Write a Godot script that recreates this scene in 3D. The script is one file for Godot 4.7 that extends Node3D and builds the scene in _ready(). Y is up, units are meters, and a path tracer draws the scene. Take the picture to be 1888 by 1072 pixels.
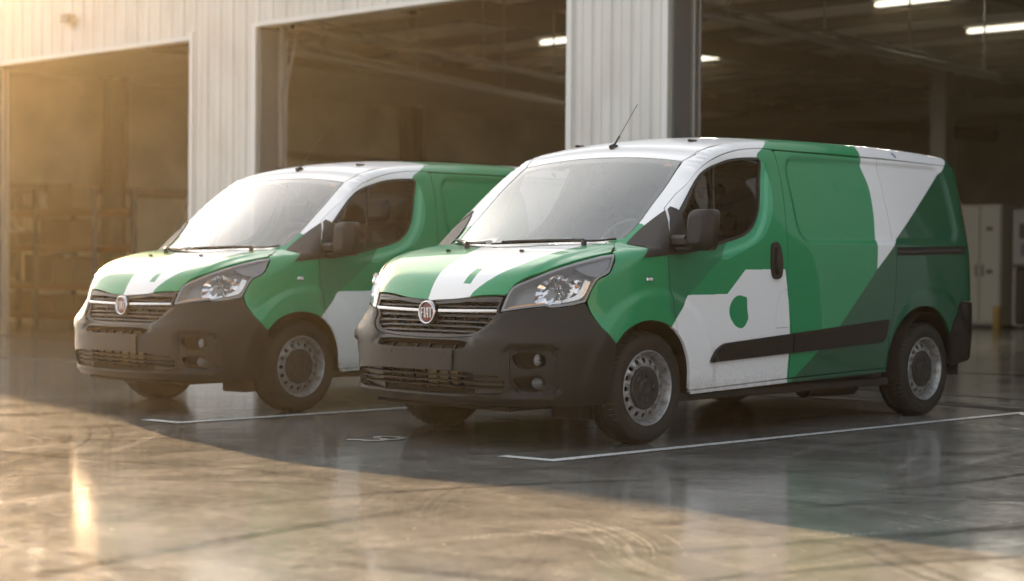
extends Node3D
# Two delivery vans parked nose-out before a metal-clad depot, low sun from beyond the building.
# Metres, y up. The near van's frame is the world's: x towards its tail, z towards its left side.

const MODE_SIDE := 0
const MODE_FRONT := 1
const MODE_TOP := 2
const MODE_REAR := 3
const FS := 1.25          # front and rear sheets are laid out in (angle * FS, height)
const FACADE := 5.0

var lut_b := PackedFloat32Array()
var lut_a := PackedFloat32Array()
var lut_h := PackedFloat32Array()
var lut_r := PackedFloat32Array()
var win := PackedVector2Array()
var bonnet_nose := PackedVector2Array()
var M := {}
var rng := RandomNumberGenerator.new()

func _ready() -> void:
	rng.seed = 7
	set_camera_and_light()
	make_materials()
	make_luts()
	build_ground()
	build_building()
	build_neighbour()
	build_interior()
	build_lamps()
	var van := build_van()
	add_child(van)
	van.position = Vector3.ZERO
	tag(van, "green and white van in front, sharp, nearest the camera", "van", "delivery vans parked nose out")
	var far: Node3D = van.duplicate()
	far.name = "delivery_van_001"
	add_child(far)
	far.position = Vector3(-0.058, 0, -3.07)
	far.rotation.y = 0.011
	far.scale = Vector3.ONE * 0.968
	tag(far, "green and white van behind the front one, towards the sun", "van", "delivery vans parked nose out")

# ---------------------------------------------------------------- camera, sky, sun
func set_camera_and_light() -> void:
	var cam := Camera3D.new()
	cam.name = "camera"
	cam.position = Vector3(-8.218645, 1.052793, 7.617751)
	cam.rotation_order = EULER_ORDER_YXZ
	cam.rotation_degrees = Vector3(-0.842492, -46.436003, 0.460455)
	cam.fov = 18.300042
	cam.near = 0.1
	cam.far = 3000.0
	var at := CameraAttributesPhysical.new()
	at.frustum_focal_length = 12.0 / tan(deg_to_rad(18.300042 / 2.0))
	at.frustum_focus_distance = 10.3
	at.exposure_aperture = 1.9
	at.frustum_far = 3000.0
	at.frustum_near = 0.1
	cam.attributes = at
	add_child(cam)
	cam.fov = 18.300042
	cam.current = true

	var to_sun := dir_of(20.0, 13.5)
	var sun := DirectionalLight3D.new()
	sun.name = "sun"
	sun.light_color = Color(1.0, 0.83, 0.62)
	sun.light_energy = 1.6
	sun.light_angular_distance = 0.6
	sun.shadow_enabled = true
	sun.basis = Basis.looking_at(-to_sun, Vector3.UP)
	add_child(sun)

	var sky_m := PanoramaSkyMaterial.new()
	sky_m.panorama = hazy_sky(to_sun)
	sky_m.energy_multiplier = 0.375
	var sky := Sky.new()
	sky.sky_material = sky_m
	var env := Environment.new()
	env.background_mode = Environment.BG_SKY
	env.sky = sky
	env.background_energy_multiplier = 1.0
	env.tonemap_mode = Environment.TONE_MAPPER_LINEAR
	env.tonemap_exposure = 7.6
	env.sdfgi_enabled = true
	env.ssao_enabled = true
	env.ssil_enabled = true
	env.volumetric_fog_enabled = true
	env.volumetric_fog_density = 0.00075
	env.volumetric_fog_albedo = Color(1.0, 0.94, 0.80)
	env.volumetric_fog_anisotropy = 0.915
	var we := WorldEnvironment.new()
	we.name = "world_environment"
	we.environment = env
	add_child(we)

# thin high haze: paler towards the horizon, with a broad aureole round the sun
func hazy_sky(to_sun: Vector3) -> ImageTexture:
	var w := 512
	var h := 256
	var im := Image.create(w, h, false, Image.FORMAT_RGBF)
	var ns := FastNoiseLite.new()
	ns.seed = 41
	ns.frequency = 1.3
	ns.fractal_octaves = 4
	for j in h:
		var el := PI * (.5 - (j + .5) / h)
		for i in w:
			var az := TAU * (i + .5) / w                     # the first column looks along -z
			var d := Vector3(sin(az) * cos(el), sin(el), -cos(az) * cos(el))
			var c := Color(.26, .245, .225)
			if d.y > 0.0:
				var f := pow(1.0 - d.y, 1.15)
				c = Color(.105, .135, .180).lerp(Color(.445, .465, .475), f)
				var ang := rad_to_deg(d.angle_to(to_sun))
				var veil := 1.0 + .22 * ns.get_noise_3d(d.x * 2.0, d.y * 5.0, d.z * 2.0)
				var wide := 1.25 * exp(-ang / 34.0) * veil
				var near := 1.7 * exp(-ang / 9.0)
				c = c * (.92 + .08 * veil) + Color(1.0, .955, .89) * wide + Color(1.0, .84, .60) * near
			im.set_pixel(i, j, Color(c.r, c.g, c.b))
	return ImageTexture.create_from_image(im)

func dir_of(azimuth: float, elevation: float) -> Vector3:   # azimuth from -z towards +x
	var a := deg_to_rad(azimuth)
	var e := deg_to_rad(elevation)
	return Vector3(sin(a) * cos(e), sin(e), -cos(a) * cos(e))

# ---------------------------------------------------------------- small helpers
func tag(o: Node, label: String, category := "", group := "", kind := "") -> Node:
	if label != "": o.set_meta("label", label)
	if category != "": o.set_meta("category", category)
	if group != "": o.set_meta("group", group)
	if kind != "": o.set_meta("kind", kind)
	return o

func lin(r: float, g: float, b: float) -> Color:
	return Color(r, g, b).linear_to_srgb()

func mat(albedo: Color, rough: float, metal := 0.0, spec := 0.5) -> StandardMaterial3D:
	var m := StandardMaterial3D.new()
	m.albedo_color = albedo
	m.roughness = rough
	m.metallic = metal
	m.metallic_specular = spec
	return m

func node(called: String, parent: Node = self) -> Node3D:
	var n := Node3D.new()
	n.name = numbered(called, parent)
	parent.add_child(n, true)
	return n

func numbered(called: String, parent: Node) -> String:
	if not parent.has_node(called): return called
	var k := 1
	while parent.has_node("%s_%03d" % [called, k]): k += 1
	return "%s_%03d" % [called, k]

func inst(called: String, mesh: Mesh, m: Material, parent: Node = self) -> MeshInstance3D:
	var o := MeshInstance3D.new()
	o.name = numbered(called, parent)
	o.mesh = mesh
	if m: o.material_override = m
	parent.add_child(o, true)
	return o

func begin() -> SurfaceTool:
	var st := SurfaceTool.new()
	st.begin(Mesh.PRIMITIVE_TRIANGLES)
	return st

func done(called: String, st: SurfaceTool, m: Material, parent: Node = self) -> MeshInstance3D:
	return inst(called, st.commit(), m, parent)

func quad(st: SurfaceTool, a: Vector3, b: Vector3, c: Vector3, d: Vector3, n: Vector3) -> void:
	# a b c d round the face; wound so that the front looks along n
	var p := [a, b, c, a, c, d]
	if (b - a).cross(c - a).dot(n) > 0.0: p = [a, c, b, a, d, c]
	for v: Vector3 in p:
		st.set_normal(n)
		st.set_uv(Vector2(v.x + v.z, -v.y))
		st.add_vertex(v)

# a box with chamfered edges, in the frame t
func box(st: SurfaceTool, t: Transform3D, size: Vector3, ch := 0.004) -> void:
	var h := size / 2.0
	var c := minf(ch, minf(h.x, minf(h.y, h.z)) * 0.8)
	for ax in 3:
		for s: float in [-1.0, 1.0]:
			var u := (ax + 1) % 3
			var v := (ax + 2) % 3
			var n := Vector3.ZERO
			n[ax] = s
			var q: Array[Vector3] = []
			for k: Vector2 in [Vector2(-1, -1), Vector2(1, -1), Vector2(1, 1), Vector2(-1, 1)]:
				var p := Vector3.ZERO
				p[ax] = s * h[ax]
				p[u] = k.x * (h[u] - c)
				p[v] = k.y * (h[v] - c)
				q.append(t * p)
			quad(st, q[0], q[1], q[2], q[3], (t.basis * n).normalized())
			# the edges along v, between faces ax and u
			for s2: float in [-1.0, 1.0]:
				var e: Array[Vector3] = []
				for k in [[true, -1.0], [true, 1.0], [false, 1.0], [false, -1.0]]:
					var p := Vector3.ZERO
					p[ax] = s * (h[ax] if k[0] else h[ax] - c)
					p[u] = s2 * (h[u] - c if k[0] else h[u])
					p[v] = float(k[1]) * (h[v] - c)
					e.append(t * p)
				var n2 := Vector3.ZERO
				n2[ax] = s
				n2[u] = s2
				quad(st, e[0], e[1], e[2], e[3], (t.basis * n2).normalized())

func at(p: Vector3, yaw := 0.0, pitch := 0.0, roll := 0.0) -> Transform3D:
	return Transform3D(Basis.from_euler(Vector3(pitch, yaw, roll)), p)

func bx(called: String, p: Vector3, size: Vector3, m: Material, parent: Node = self, ch := 0.004, yaw := 0.0) -> MeshInstance3D:
	var st := begin()
	box(st, at(p, yaw), size, ch)
	return done(called, st, m, parent)

# tube along points
func tube(st: SurfaceTool, pts: Array, r: float, sides := 8, r_end := -1.0) -> void:
	var n := pts.size()
	var rings: Array = []
	for i in n:
		var p: Vector3 = pts[i]
		var d: Vector3 = (pts[mini(i + 1, n - 1)] - pts[maxi(i - 1, 0)]).normalized()
		var up := Vector3.UP if absf(d.y) < 0.95 else Vector3.RIGHT
		var u := d.cross(up).normalized()
		var w := u.cross(d)
		var rr := r if r_end < 0.0 else lerpf(r, r_end, float(i) / (n - 1))
		var ring: Array = []
		for k in sides:
			var a := TAU * k / sides
			var o := u * cos(a) + w * sin(a)
			ring.append([p + o * rr, o])
		rings.append(ring)
	for i in n - 1:
		for k in sides:
			var k2 := (k + 1) % sides
			tri_n(st, rings[i][k], rings[i][k2], rings[i + 1][k])
			tri_n(st, rings[i][k2], rings[i + 1][k2], rings[i + 1][k])
	for e in [0, n - 1]:
		var p: Vector3 = pts[e]
		var d: Vector3 = (pts[0] - pts[1]).normalized() if e == 0 else (pts[n - 1] - pts[n - 2]).normalized()
		for k in sides:
			tri_n(st, [p, d], [rings[e][k][0], d], [rings[e][(k + 1) % sides][0], d])

func tri_n(st: SurfaceTool, a: Array, b: Array, c: Array) -> void:
	var n: Vector3 = a[1] + b[1] + c[1]
	var l := [a, b, c]
	if (b[0] - a[0]).cross(c[0] - a[0]).dot(n) > 0.0: l = [a, c, b]
	for v in l:
		st.set_normal(v[1])
		st.set_uv(Vector2(v[0].x + v[0].z, -v[0].y))
		st.add_vertex(v[0])

# lathe about the z axis: profile of Vector2(radius, z); wiggle(k, i) may change a radius
func lathe(st: SurfaceTool, prof: Array, segs: int, centre := Vector3.ZERO, wiggle = null) -> void:
	var n := prof.size()
	var nr: Array[Vector2] = []
	for i in n:
		var d: Vector2 = prof[mini(i + 1, n - 1)] - prof[maxi(i - 1, 0)]
		nr.append(Vector2(d.y, -d.x).normalized())
	for k in segs:
		var a0 := TAU * k / segs
		var a1 := TAU * (k + 1) / segs
		for i in n - 1:
			var v: Array = []
			for q in [[i, a0, k], [i, a1, k + 1], [i + 1, a1, k + 1], [i + 1, a0, k]]:
				var pr: Vector2 = prof[q[0]]
				var r := pr.x
				if wiggle != null: r -= wiggle.call(k, q[0])
				var e := Vector3(cos(q[1]), sin(q[1]), 0)
				var nn: Vector2 = nr[q[0]]
				v.append([centre + e * r + Vector3(0, 0, pr.y), (e * nn.x + Vector3(0, 0, nn.y)).normalized()])
			var fn: Vector3 = v[0][1] + v[2][1]
			for t in [[v[0], v[1], v[2]], [v[0], v[2], v[3]]]:
				var l: Array = t
				var nm: Vector3 = (l[1][0] - l[0][0]).cross(l[2][0] - l[0][0])
				if nm.length_squared() < 1e-16: continue
				if nm.dot(fn) > 0.0: l = [t[0], t[2], t[1]]
				for w in l:
					st.set_normal(w[1])
					st.set_uv(Vector2(w[0].x, w[0].y))
					st.add_vertex(w[0])

# ---------------------------------------------------------------- the van's body as one field: below 0 inside
func hermite(x: float, xs: Array, ys: Array) -> float:
	var n := xs.size()
	x = clampf(x, xs[0], xs[n - 1])
	var i := 0
	while i < n - 2 and x >= xs[i + 1]: i += 1
	var d := func(j: int) -> float: return (ys[j + 1] - ys[j]) / (xs[j + 1] - xs[j])
	var slope := func(j: int) -> float:
		if j == 0: return d.call(0)
		if j == n - 1: return d.call(n - 2)
		var p: float = d.call(j - 1)
		var q: float = d.call(j)
		return 2.0 * p * q / (p + q + 1e-12) if p * q > 0.0 else 0.0
	var h: float = xs[i + 1] - xs[i]
	var t: float = (x - xs[i]) / h
	var t2 := t * t
	var t3 := t2 * t
	return (2 * t3 - 3 * t2 + 1) * ys[i] + (t3 - 2 * t2 + t) * h * slope.call(i) + (-2 * t3 + 3 * t2) * ys[i + 1] + (t3 - t2) * h * slope.call(i + 1)

func make_luts() -> void:
	for k in 2049:
		var y := 2.1 * k / 2048.0
		lut_b.append(hermite(y, [.2, .30, .40, .6, .95, 1.08, 1.20, 1.30, 1.50, 1.75, 1.87, 1.95], [.925, .945, .958, .974, .966, .958, .945, .925, .874, .800, .752, .70]))
		lut_a.append(hermite(y, [.20, .27, .31, .37, .45, .55, .60, .64, .70, .77, .85, .95, 1.3], [.925, .955, .975, .992, 1.0, .999, .993, .972, .950, .934, .915, .90, .88]))
		var x := -1.1 + 5.1 * k / 2048.0
		lut_h.append(hermite(x, [-1.0, -.93, -.90, -.85, -.75, -.6, -.45, -.3, -.15, .1], [.70, .835, .875, .925, .995, 1.065, 1.115, 1.148, 1.170, 1.195]))
		lut_r.append(hermite(x, [.4, .6, .7, .87, 1.1, 1.3, 1.5, 2.0, 2.67, 3.3, 3.9], [1.68, 1.768, 1.803, 1.855, 1.888, 1.906, 1.918, 1.935, 1.940, 1.930, 1.905]))
	win = joined([curve([Vector2(.142, 1.117), Vector2(.28, 1.116), Vector2(.701, 1.187), Vector2(.969, 1.258), Vector2(1.116, 1.397), Vector2(1.204, 1.608), Vector2(1.238, 1.700)], 4), curve([Vector2(1.24, 1.724), Vector2(1.222, 1.745), Vector2(1.175, 1.749), Vector2(.98, 1.735), Vector2(.813, 1.704), Vector2(.567, 1.616), Vector2(.318, 1.408), Vector2(.218, 1.300), Vector2(.168, 1.225), Vector2(.142, 1.118)], 4)])

func lut(t: PackedFloat32Array, f: float) -> float:
	f = clampf(f, 0.0, 2047.99)
	var i := int(f)
	return t[i] + (t[i + 1] - t[i]) * (f - i)

func sst(a: float, b: float, x: float) -> float:
	var t := clampf((x - a) / (b - a), 0.0, 1.0)
	return t * t * (3.0 - 2.0 * t)

func smax(a: float, b: float, k: float) -> float:
	var h := maxf(k - absf(a - b), 0.0) / k
	return maxf(a, b) + h * h * k * 0.25

func poly_dist(poly: PackedVector2Array, p: Vector2) -> float:
	var best := 1e9
	var n := poly.size()
	var inside := false
	var j := n - 1
	for i in n:
		var a := poly[i]
		var b := poly[j]
		var e := b - a
		var w := p - a
		var q := w - e * clampf(w.dot(e) / e.length_squared(), 0.0, 1.0)
		best = minf(best, q.length_squared())
		if (a.y > p.y) != (b.y > p.y) and p.x < (b.x - a.x) * (p.y - a.y) / (b.y - a.y) + a.x: inside = not inside
		j = i
	return -sqrt(best) if inside else sqrt(best)

func half_width(x: float, y: float) -> float:
	var b := lut(lut_b, y * 2048.0 / 2.1)
	if x > 2.5: b -= .035 * sst(2.5, 3.9, x)
	if y < 1.0 and y > 0.2:
		for cx: float in [0.0, 3.098]:
			var dx := x - cx
			if absf(dx) < .62:
				var r := sqrt(dx * dx + (y - .33) * (y - .33))
				b += .016 * sst(.60, .535, r) * sst(.25, .4, y)
	elif y > 1.15 and x > 1.4:
		var qx := absf(x - 2.53) - 1.03 + .12
		var qy := absf(y - 1.497 - .012 * (x - 2.5)) - .275 + .12
		var d := sqrt(maxf(qx, 0.0) ** 2 + maxf(qy, 0.0) ** 2) + minf(maxf(qx, qy), 0.0) - .12
		b -= .021 * sst(.018, -.024, d)
	if y > 1.0 and y < 1.75 and x > .34 and x < 1.4 and win.size() > 0:
		b -= .013 * sst(.070, .030, poly_dist(win, Vector2(x, y))) * sst(.35, .70, x) * sst(1.74, 1.60, y)
	return b

# pressed shapes of the front bumper, metres inwards: bevel round the grille, hollow for the fog lamps, lip under the intake
func press(x: float, y: float, z: float) -> float:
	if y > .80 or y < .24 or x > -.25: return 0.0
	var th := rad_to_deg(atan2(z, .3 - x))
	var out := 0.0
	if y > .56:
		var half := lerpf(15.5, 23.6, clampf((y - .638) / .14, 0.0, 1.0))
		var dth := (th - half) * .0185
		var d := maxf(dth, .630 - y) + minf(0.0, minf(dth, .630 - y)) * .0
		out += .026 * (1.0 - sst(-.004, .060, d)) * sst(.80, .74, y)
	if th > 18.0:
		var qx := absf(th - 33.4 - 4.0 * (.46 - y)) * .0185 - .122 + .04
		var qy := absf(y - .452) - .136 + .04
		var d := sqrt(maxf(qx, 0.0) ** 2 + maxf(qy, 0.0) ** 2) + minf(maxf(qx, qy), 0.0) - .04
		out += .018 * sst(.012, -.016, d)
	out -= .012 * sst(.308, .298, y) * sst(.262, .285, y) * sst(36.0, 28.0, th)
	return out

func F(p: Vector3) -> float:
	var x := p.x
	var y := p.y
	var z := absf(p.z)
	var fy := y * 2048.0 / 2.1
	var fx := (x + 1.1) * 2048.0 / 5.1
	var plan: float
	var v := z / half_width(x, y)
	if x < 0.0:
		var n := 3.15 - .55 * sst(.60, .80, y)
		plan = press(x, y, z) + ((-x / lut(lut_a, (y - .055 * sst(.30, .72, z) * sst(.5, .58, y) * sst(.84, .72, y)) * 2048.0 / 2.1)) ** n + v ** n) ** (1.0 / n)
	else:
		plan = v
	plan = (plan - 1.0) * .93
	var top: float
	var rf := y - (lut(lut_r, fx) - .10 * z * z)
	if x < .72:
		var ws := (y - (1.157 + .752 * (x + .16) - (.18 - .09 * sst(.0, .6, x)) * z * z)) * .8
		top = smax(ws, rf, .05)
		if x < .12:
			var hd := (y - (lut(lut_h, fx) - .03 * z * z + .014 * sst(.64, .58, z - .12 * sst(-.9, -.2, x)) * sst(-.93, -.75, x))) * .9
			top = minf(hd, top)
	else:
		top = rf
	var kk := .13 - .085 * sst(-.35, .0, x) + .055 * sst(.7, 1.2, x)
	var f := smax(plan, top, kk)
	if x > 3.3:
		f = smax(f, x - (3.90 - .10 * z * z - .03 * sst(1.1, 1.95, y)), .20 - .06 * sst(1.3, 1.8, y))
	return smax(f, .235 - y, .03)

# a point of a sheet's plane, found on the body: [point, normal]
func solve(mode: int, u: float, w: float) -> Array:
	var o: Vector3
	var d: Vector3
	match mode:
		MODE_SIDE:
			o = Vector3(u, w, 1.25)
			d = Vector3(0, 0, -1.25)
		MODE_FRONT:
			var a := u / FS
			o = Vector3(.3 - 1.7 * cos(a), w, 1.7 * sin(a))
			d = Vector3(.3, w, 0) - o
		MODE_TOP:
			o = Vector3(u, 2.3, w)
			d = Vector3(0, -1.8, 0)
		_:
			var a := u / FS
			o = Vector3(3.0 + 1.6 * cos(a), w, 1.6 * sin(a))
			d = Vector3(3.0, w, 0) - o
	var lo := 0.0
	var hi := 1.0
	var f_lo := F(o)
	var f_hi := F(o + d)
	var best := 1.0
	if f_hi < 0.0:
		var stuck := 0
		for k in 24:
			var t := lo + (hi - lo) * clampf(f_lo / (f_lo - f_hi), .02, .98)
			var f := F(o + d * t)
			best = t
			if absf(f) < 1e-5: break
			if f < 0.0:
				hi = t
				f_hi = f
				if stuck == -1: f_lo *= .5
				stuck = -1
			else:
				lo = t
				f_lo = f
				if stuck == 1: f_hi *= .5
				stuck = 1
	var p := o + d * best
	var e := .0025
	var n := Vector3(F(p + Vector3(e, 0, 0)) - F(p - Vector3(e, 0, 0)), F(p + Vector3(0, e, 0)) - F(p - Vector3(0, e, 0)), F(p + Vector3(0, 0, e)) - F(p - Vector3(0, 0, e))).normalized()
	return [p, n]

func surf(mode: int, u: float, w: float, off := 0.0) -> Vector3:
	var s := solve(mode, u, w)
	return s[0] + s[1] * off

func curve(pts: Array, sub := 5) -> PackedVector2Array:      # smooth open curve through the points
	var out := PackedVector2Array()
	var n := pts.size()
	for i in n - 1:
		var a: Vector2 = pts[i]
		var b: Vector2 = pts[i + 1]
		var m0: Vector2 = (b - pts[i - 1]) * .5 if i > 0 else b - a
		var m1: Vector2 = (pts[i + 2] - a) * .5 if i < n - 2 else b - a
		var l := (b - a).length()
		m0 = m0.limit_length(l * 1.2)
		m1 = m1.limit_length(l * 1.2)
		for k in sub:
			var t := float(k) / sub
			out.append(a * (2 * t * t * t - 3 * t * t + 1) + m0 * (t * t * t - 2 * t * t + t) + b * (3 * t * t - 2 * t * t * t) + m1 * (t * t * t - t * t))
	out.append(pts[n - 1])
	return out

func joined(list: Array) -> PackedVector2Array:
	var out := PackedVector2Array()
	for l in list:
		for p: Vector2 in l:
			if out.is_empty() or out[out.size() - 1].distance_to(p) > 1e-4: out.append(p)
	if out[0].distance_to(out[out.size() - 1]) < 1e-4: out.remove_at(out.size() - 1)
	return out

func loop(pts: Array, sub := 5) -> PackedVector2Array:       # smooth closed curve
	var n := pts.size()
	var out := PackedVector2Array()
	for i in n:
		var a: Vector2 = pts[i]
		var b: Vector2 = pts[(i + 1) % n]
		var m0: Vector2 = (b - pts[(i + n - 1) % n]) * .5
		var m1: Vector2 = (pts[(i + 2) % n] - a) * .5
		for k in sub:
			var t := float(k) / sub
			out.append(a * (2 * t * t * t - 3 * t * t + 1) + m0 * (t * t * t - 2 * t * t + t) + b * (3 * t * t - 2 * t * t * t) + m1 * (t * t * t - t * t))
	return out

func V(flat: Array) -> Array:                                # x, y, x, y ... to points
	var out: Array = []
	for i in flat.size() / 2: out.append(Vector2(flat[2 * i], flat[2 * i + 1]))
	return out

func FD(flat: Array) -> Array:                               # degrees, y ... to the front sheet's plane
	var out: Array = []
	for i in flat.size() / 2: out.append(Vector2(deg_to_rad(flat[2 * i]) * FS, flat[2 * i + 1]))
	return out

func flipped(p: PackedVector2Array) -> PackedVector2Array:   # the mirror image, run the other way
	var out := PackedVector2Array()
	for i in range(p.size() - 1, -1, -1): out.append(Vector2(-p[i].x, p[i].y))
	return out

func grown(p: PackedVector2Array, by: float, join := Geometry2D.JOIN_MITER) -> PackedVector2Array:
	var l := Geometry2D.offset_polygon(p, by, join)
	var best := p
	var most := -1.0
	for q in l:
		var r := Rect2(q[0], Vector2.ZERO)
		for v in q: r = r.expand(v)
		if r.get_area() > most:
			most = r.get_area()
			best = q
	return best

# like grown(), but with a far smaller gap where the body turns away from the side view
func seam(p: PackedVector2Array, gap: float) -> PackedVector2Array:
	var n := p.size()
	var area := 0.0
	for i in n: area += p[i].cross(p[(i + 1) % n])
	var out := PackedVector2Array()
	for i in n:
		var a := (p[i] - p[(i + n - 1) % n]).normalized()
		var b := (p[(i + 1) % n] - p[i]).normalized()
		var na := a.orthogonal()
		var nb := b.orthogonal()
		var m := (na + nb).normalized()
		if m == Vector2.ZERO: m = na
		var g := gap
		if p[i].y > 1.815 or p[i].y > 1.14 and p[i].x < .12: g *= .15
		elif p[i].y > 1.25 and p[i].x < .9: g *= lerpf(.2, 1.0, sst(.45, .9, p[i].x))
		out.append(p[i] + m * (g / maxf(.4, m.dot(na))) * (-1.0 if area > 0.0 else 1.0))
	return out

# A sheet: a region of one of the planes above, laid on the body (off = metres proud of it), with its edges turned inwards by flange.
# Returns raw arrays; meshes() makes the left and the mirrored mesh from them.
func sheet(mode: int, poly: PackedVector2Array, holes: Array, cell: float, off := 0.0, flange := 0.02, uvtop := false) -> Dictionary:
	var r := Rect2(poly[0], Vector2.ZERO)
	for v in poly: r = r.expand(v)
	var i0 := int(floor(r.position.x / cell))
	var j0 := int(floor(r.position.y / cell))
	var ni := int(ceil(r.end.x / cell)) - i0
	var nj := int(ceil(r.end.y / cell)) - j0
	var cut := PackedByteArray()
	cut.resize(ni * nj)
	var rings: Array = [poly]
	rings.append_array(holes)
	for ring: PackedVector2Array in rings:
		for k in ring.size():
			var a := ring[k]
			var b := ring[(k + 1) % ring.size()]
			var steps := int(ceil((b - a).length() / (cell * .2))) + 1
			for s in steps + 1:
				var q := a.lerp(b, float(s) / steps)
				for dx: float in [-.06, .06]:
					for dy: float in [-.06, .06]:
						var ci := int(floor(q.x / cell + dx)) - i0
						var cj := int(floor(q.y / cell + dy)) - j0
						if ci >= 0 and cj >= 0 and ci < ni and cj < nj: cut[cj * ni + ci] = 1
	var S := {"v": PackedVector3Array(), "n": PackedVector3Array(), "uv": PackedVector2Array(), "i": PackedInt32Array()}
	var index := {}
	for cj in nj:
		for ci in ni:
			var a := Vector2(i0 + ci, j0 + cj) * cell
			var sq := PackedVector2Array([a, a + Vector2(cell, 0), a + Vector2(cell, cell), a + Vector2(0, cell)])
			if cut[cj * ni + ci] == 0:
				var mid := a + Vector2(cell, cell) * .5
				if not Geometry2D.is_point_in_polygon(mid, poly): continue
				var in_hole := false
				for h: PackedVector2Array in holes:
					if Geometry2D.is_point_in_polygon(mid, h): in_hole = true
				if in_hole: continue
				put(S, index, mode, sq, PackedInt32Array([0, 1, 2, 0, 2, 3]), off, uvtop)
				continue
			var pieces: Array = Geometry2D.intersect_polygons(sq, poly)
			for h: PackedVector2Array in holes:
				var next: Array = []
				for pc: PackedVector2Array in pieces: next.append_array(Geometry2D.clip_polygons(pc, h))
				pieces = next
			for pc: PackedVector2Array in pieces:
				if pc.size() < 3: continue
				var t := Geometry2D.triangulate_polygon(pc)
				if t.size() > 0: put(S, index, mode, pc, t, off, uvtop)
	if flange > 0.0:
		for ring: PackedVector2Array in rings:
			var last := -1
			var first := -1
			var n := ring.size()
			for k in n + 1:
				var a := ring[k % n]
				var b := ring[(k + 1) % n]
				var prev := ring[(k + n - 1) % n]
				var steps := maxi(1, int(ceil((b - a).length() / cell)))
				if k == n: steps = 1
				for s in steps:
					var q := a.lerp(b, float(s) / steps)
					var ps := solve(mode, q.x, q.y)
					var along := (b - prev) if s == 0 else (b - a)
					var e := along.normalized() * .004
					var ahead: Vector3 = solve(mode, q.x + e.x, q.y + e.y)[0]
					var side: Vector3 = (ahead - ps[0]).cross(ps[1]).normalized()
					var top: Vector3 = ps[0] + ps[1] * off
					var at_i: int = S.v.size()
					S.v.append(top)
					S.v.append(top - ps[1] * flange)
					for c in 2:
						S.n.append(side)
						S.uv.append(uv_of(top, uvtop))
					if last >= 0:
						face(S, last, at_i, at_i + 1)
						face(S, last, at_i + 1, last + 1)
					last = at_i
	return S

func uv_of(p: Vector3, uvtop: bool) -> Vector2:
	return Vector2((p.x + 1.0) / 5.12, .5 + (p.z + 1.025) / 4.1 if uvtop else (2.05 - p.y) / 4.1)

func face(S: Dictionary, a: int, b: int, c: int) -> void:
	var n: Vector3 = S.n[a] + S.n[b] + S.n[c]
	if (S.v[b] - S.v[a]).cross(S.v[c] - S.v[a]).dot(n) > 0.0: S.i.append_array(PackedInt32Array([a, c, b]))
	else: S.i.append_array(PackedInt32Array([a, b, c]))

func put(S: Dictionary, index: Dictionary, mode: int, pts: PackedVector2Array, tri: PackedInt32Array, off: float, uvtop: bool) -> void:
	var ids := PackedInt32Array()
	for q in pts:
		var key := Vector2i(roundi(q.x * 20000.0), roundi(q.y * 20000.0))
		if not index.has(key):
			var s := solve(mode, q.x, q.y)
			index[key] = S.v.size()
			S.v.append(s[0] + s[1] * off)
			S.n.append(s[1])
			S.uv.append(uv_of(s[0], uvtop))
		ids.append(index[key])
	for k in tri.size() / 3: face(S, ids[tri[3 * k]], ids[tri[3 * k + 1]], ids[tri[3 * k + 2]])

func mesh_of(S: Dictionary, mirror := false) -> ArrayMesh:
	var a := []
	a.resize(Mesh.ARRAY_MAX)
	var v: PackedVector3Array = S.v
	var n: PackedVector3Array = S.n
	var i: PackedInt32Array = S.i
	if mirror:
		v = v.duplicate()
		n = n.duplicate()
		i = i.duplicate()
		for k in v.size():
			v[k] = Vector3(v[k].x, v[k].y, -v[k].z)
			n[k] = Vector3(n[k].x, n[k].y, -n[k].z)
		for k in i.size() / 3:
			var t := i[3 * k + 1]
			i[3 * k + 1] = i[3 * k + 2]
			i[3 * k + 2] = t
	a[Mesh.ARRAY_VERTEX] = v
	a[Mesh.ARRAY_NORMAL] = n
	a[Mesh.ARRAY_TEX_UV] = S.uv
	a[Mesh.ARRAY_INDEX] = i
	var m := ArrayMesh.new()
	m.add_surface_from_arrays(Mesh.PRIMITIVE_TRIANGLES, a)
	return m

func both(called: String, S: Dictionary, m: Material, parent: Node, parent2: Node = null) -> Array:
	var l := inst(called, mesh_of(S), m, parent)
	var r := inst(called, mesh_of(S, true), m, parent2 if parent2 else parent)
	return [l, r]

# ---------------------------------------------------------------- materials
func noise_tex(size: int, freq: float, octaves: int, ramp: Array, seed_: int, type := FastNoiseLite.TYPE_SIMPLEX_SMOOTH, normal := false, bump := 4.0) -> NoiseTexture2D:
	var n := FastNoiseLite.new()
	n.seed = seed_
	n.noise_type = type
	n.frequency = freq
	n.fractal_octaves = octaves
	var t := NoiseTexture2D.new()
	t.width = size
	t.height = size
	t.seamless = true
	t.noise = n
	t.as_normal_map = normal
	t.bump_strength = bump
	if ramp.size() > 0:
		var g := Gradient.new()
		g.offsets = PackedFloat32Array()
		g.colors = PackedColorArray()
		for k in ramp.size():
			g.add_point(float(k) / (ramp.size() - 1), ramp[k])
		t.color_ramp = g
	return t

func grey(v: float) -> Color:
	return Color(v, v, v)

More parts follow.
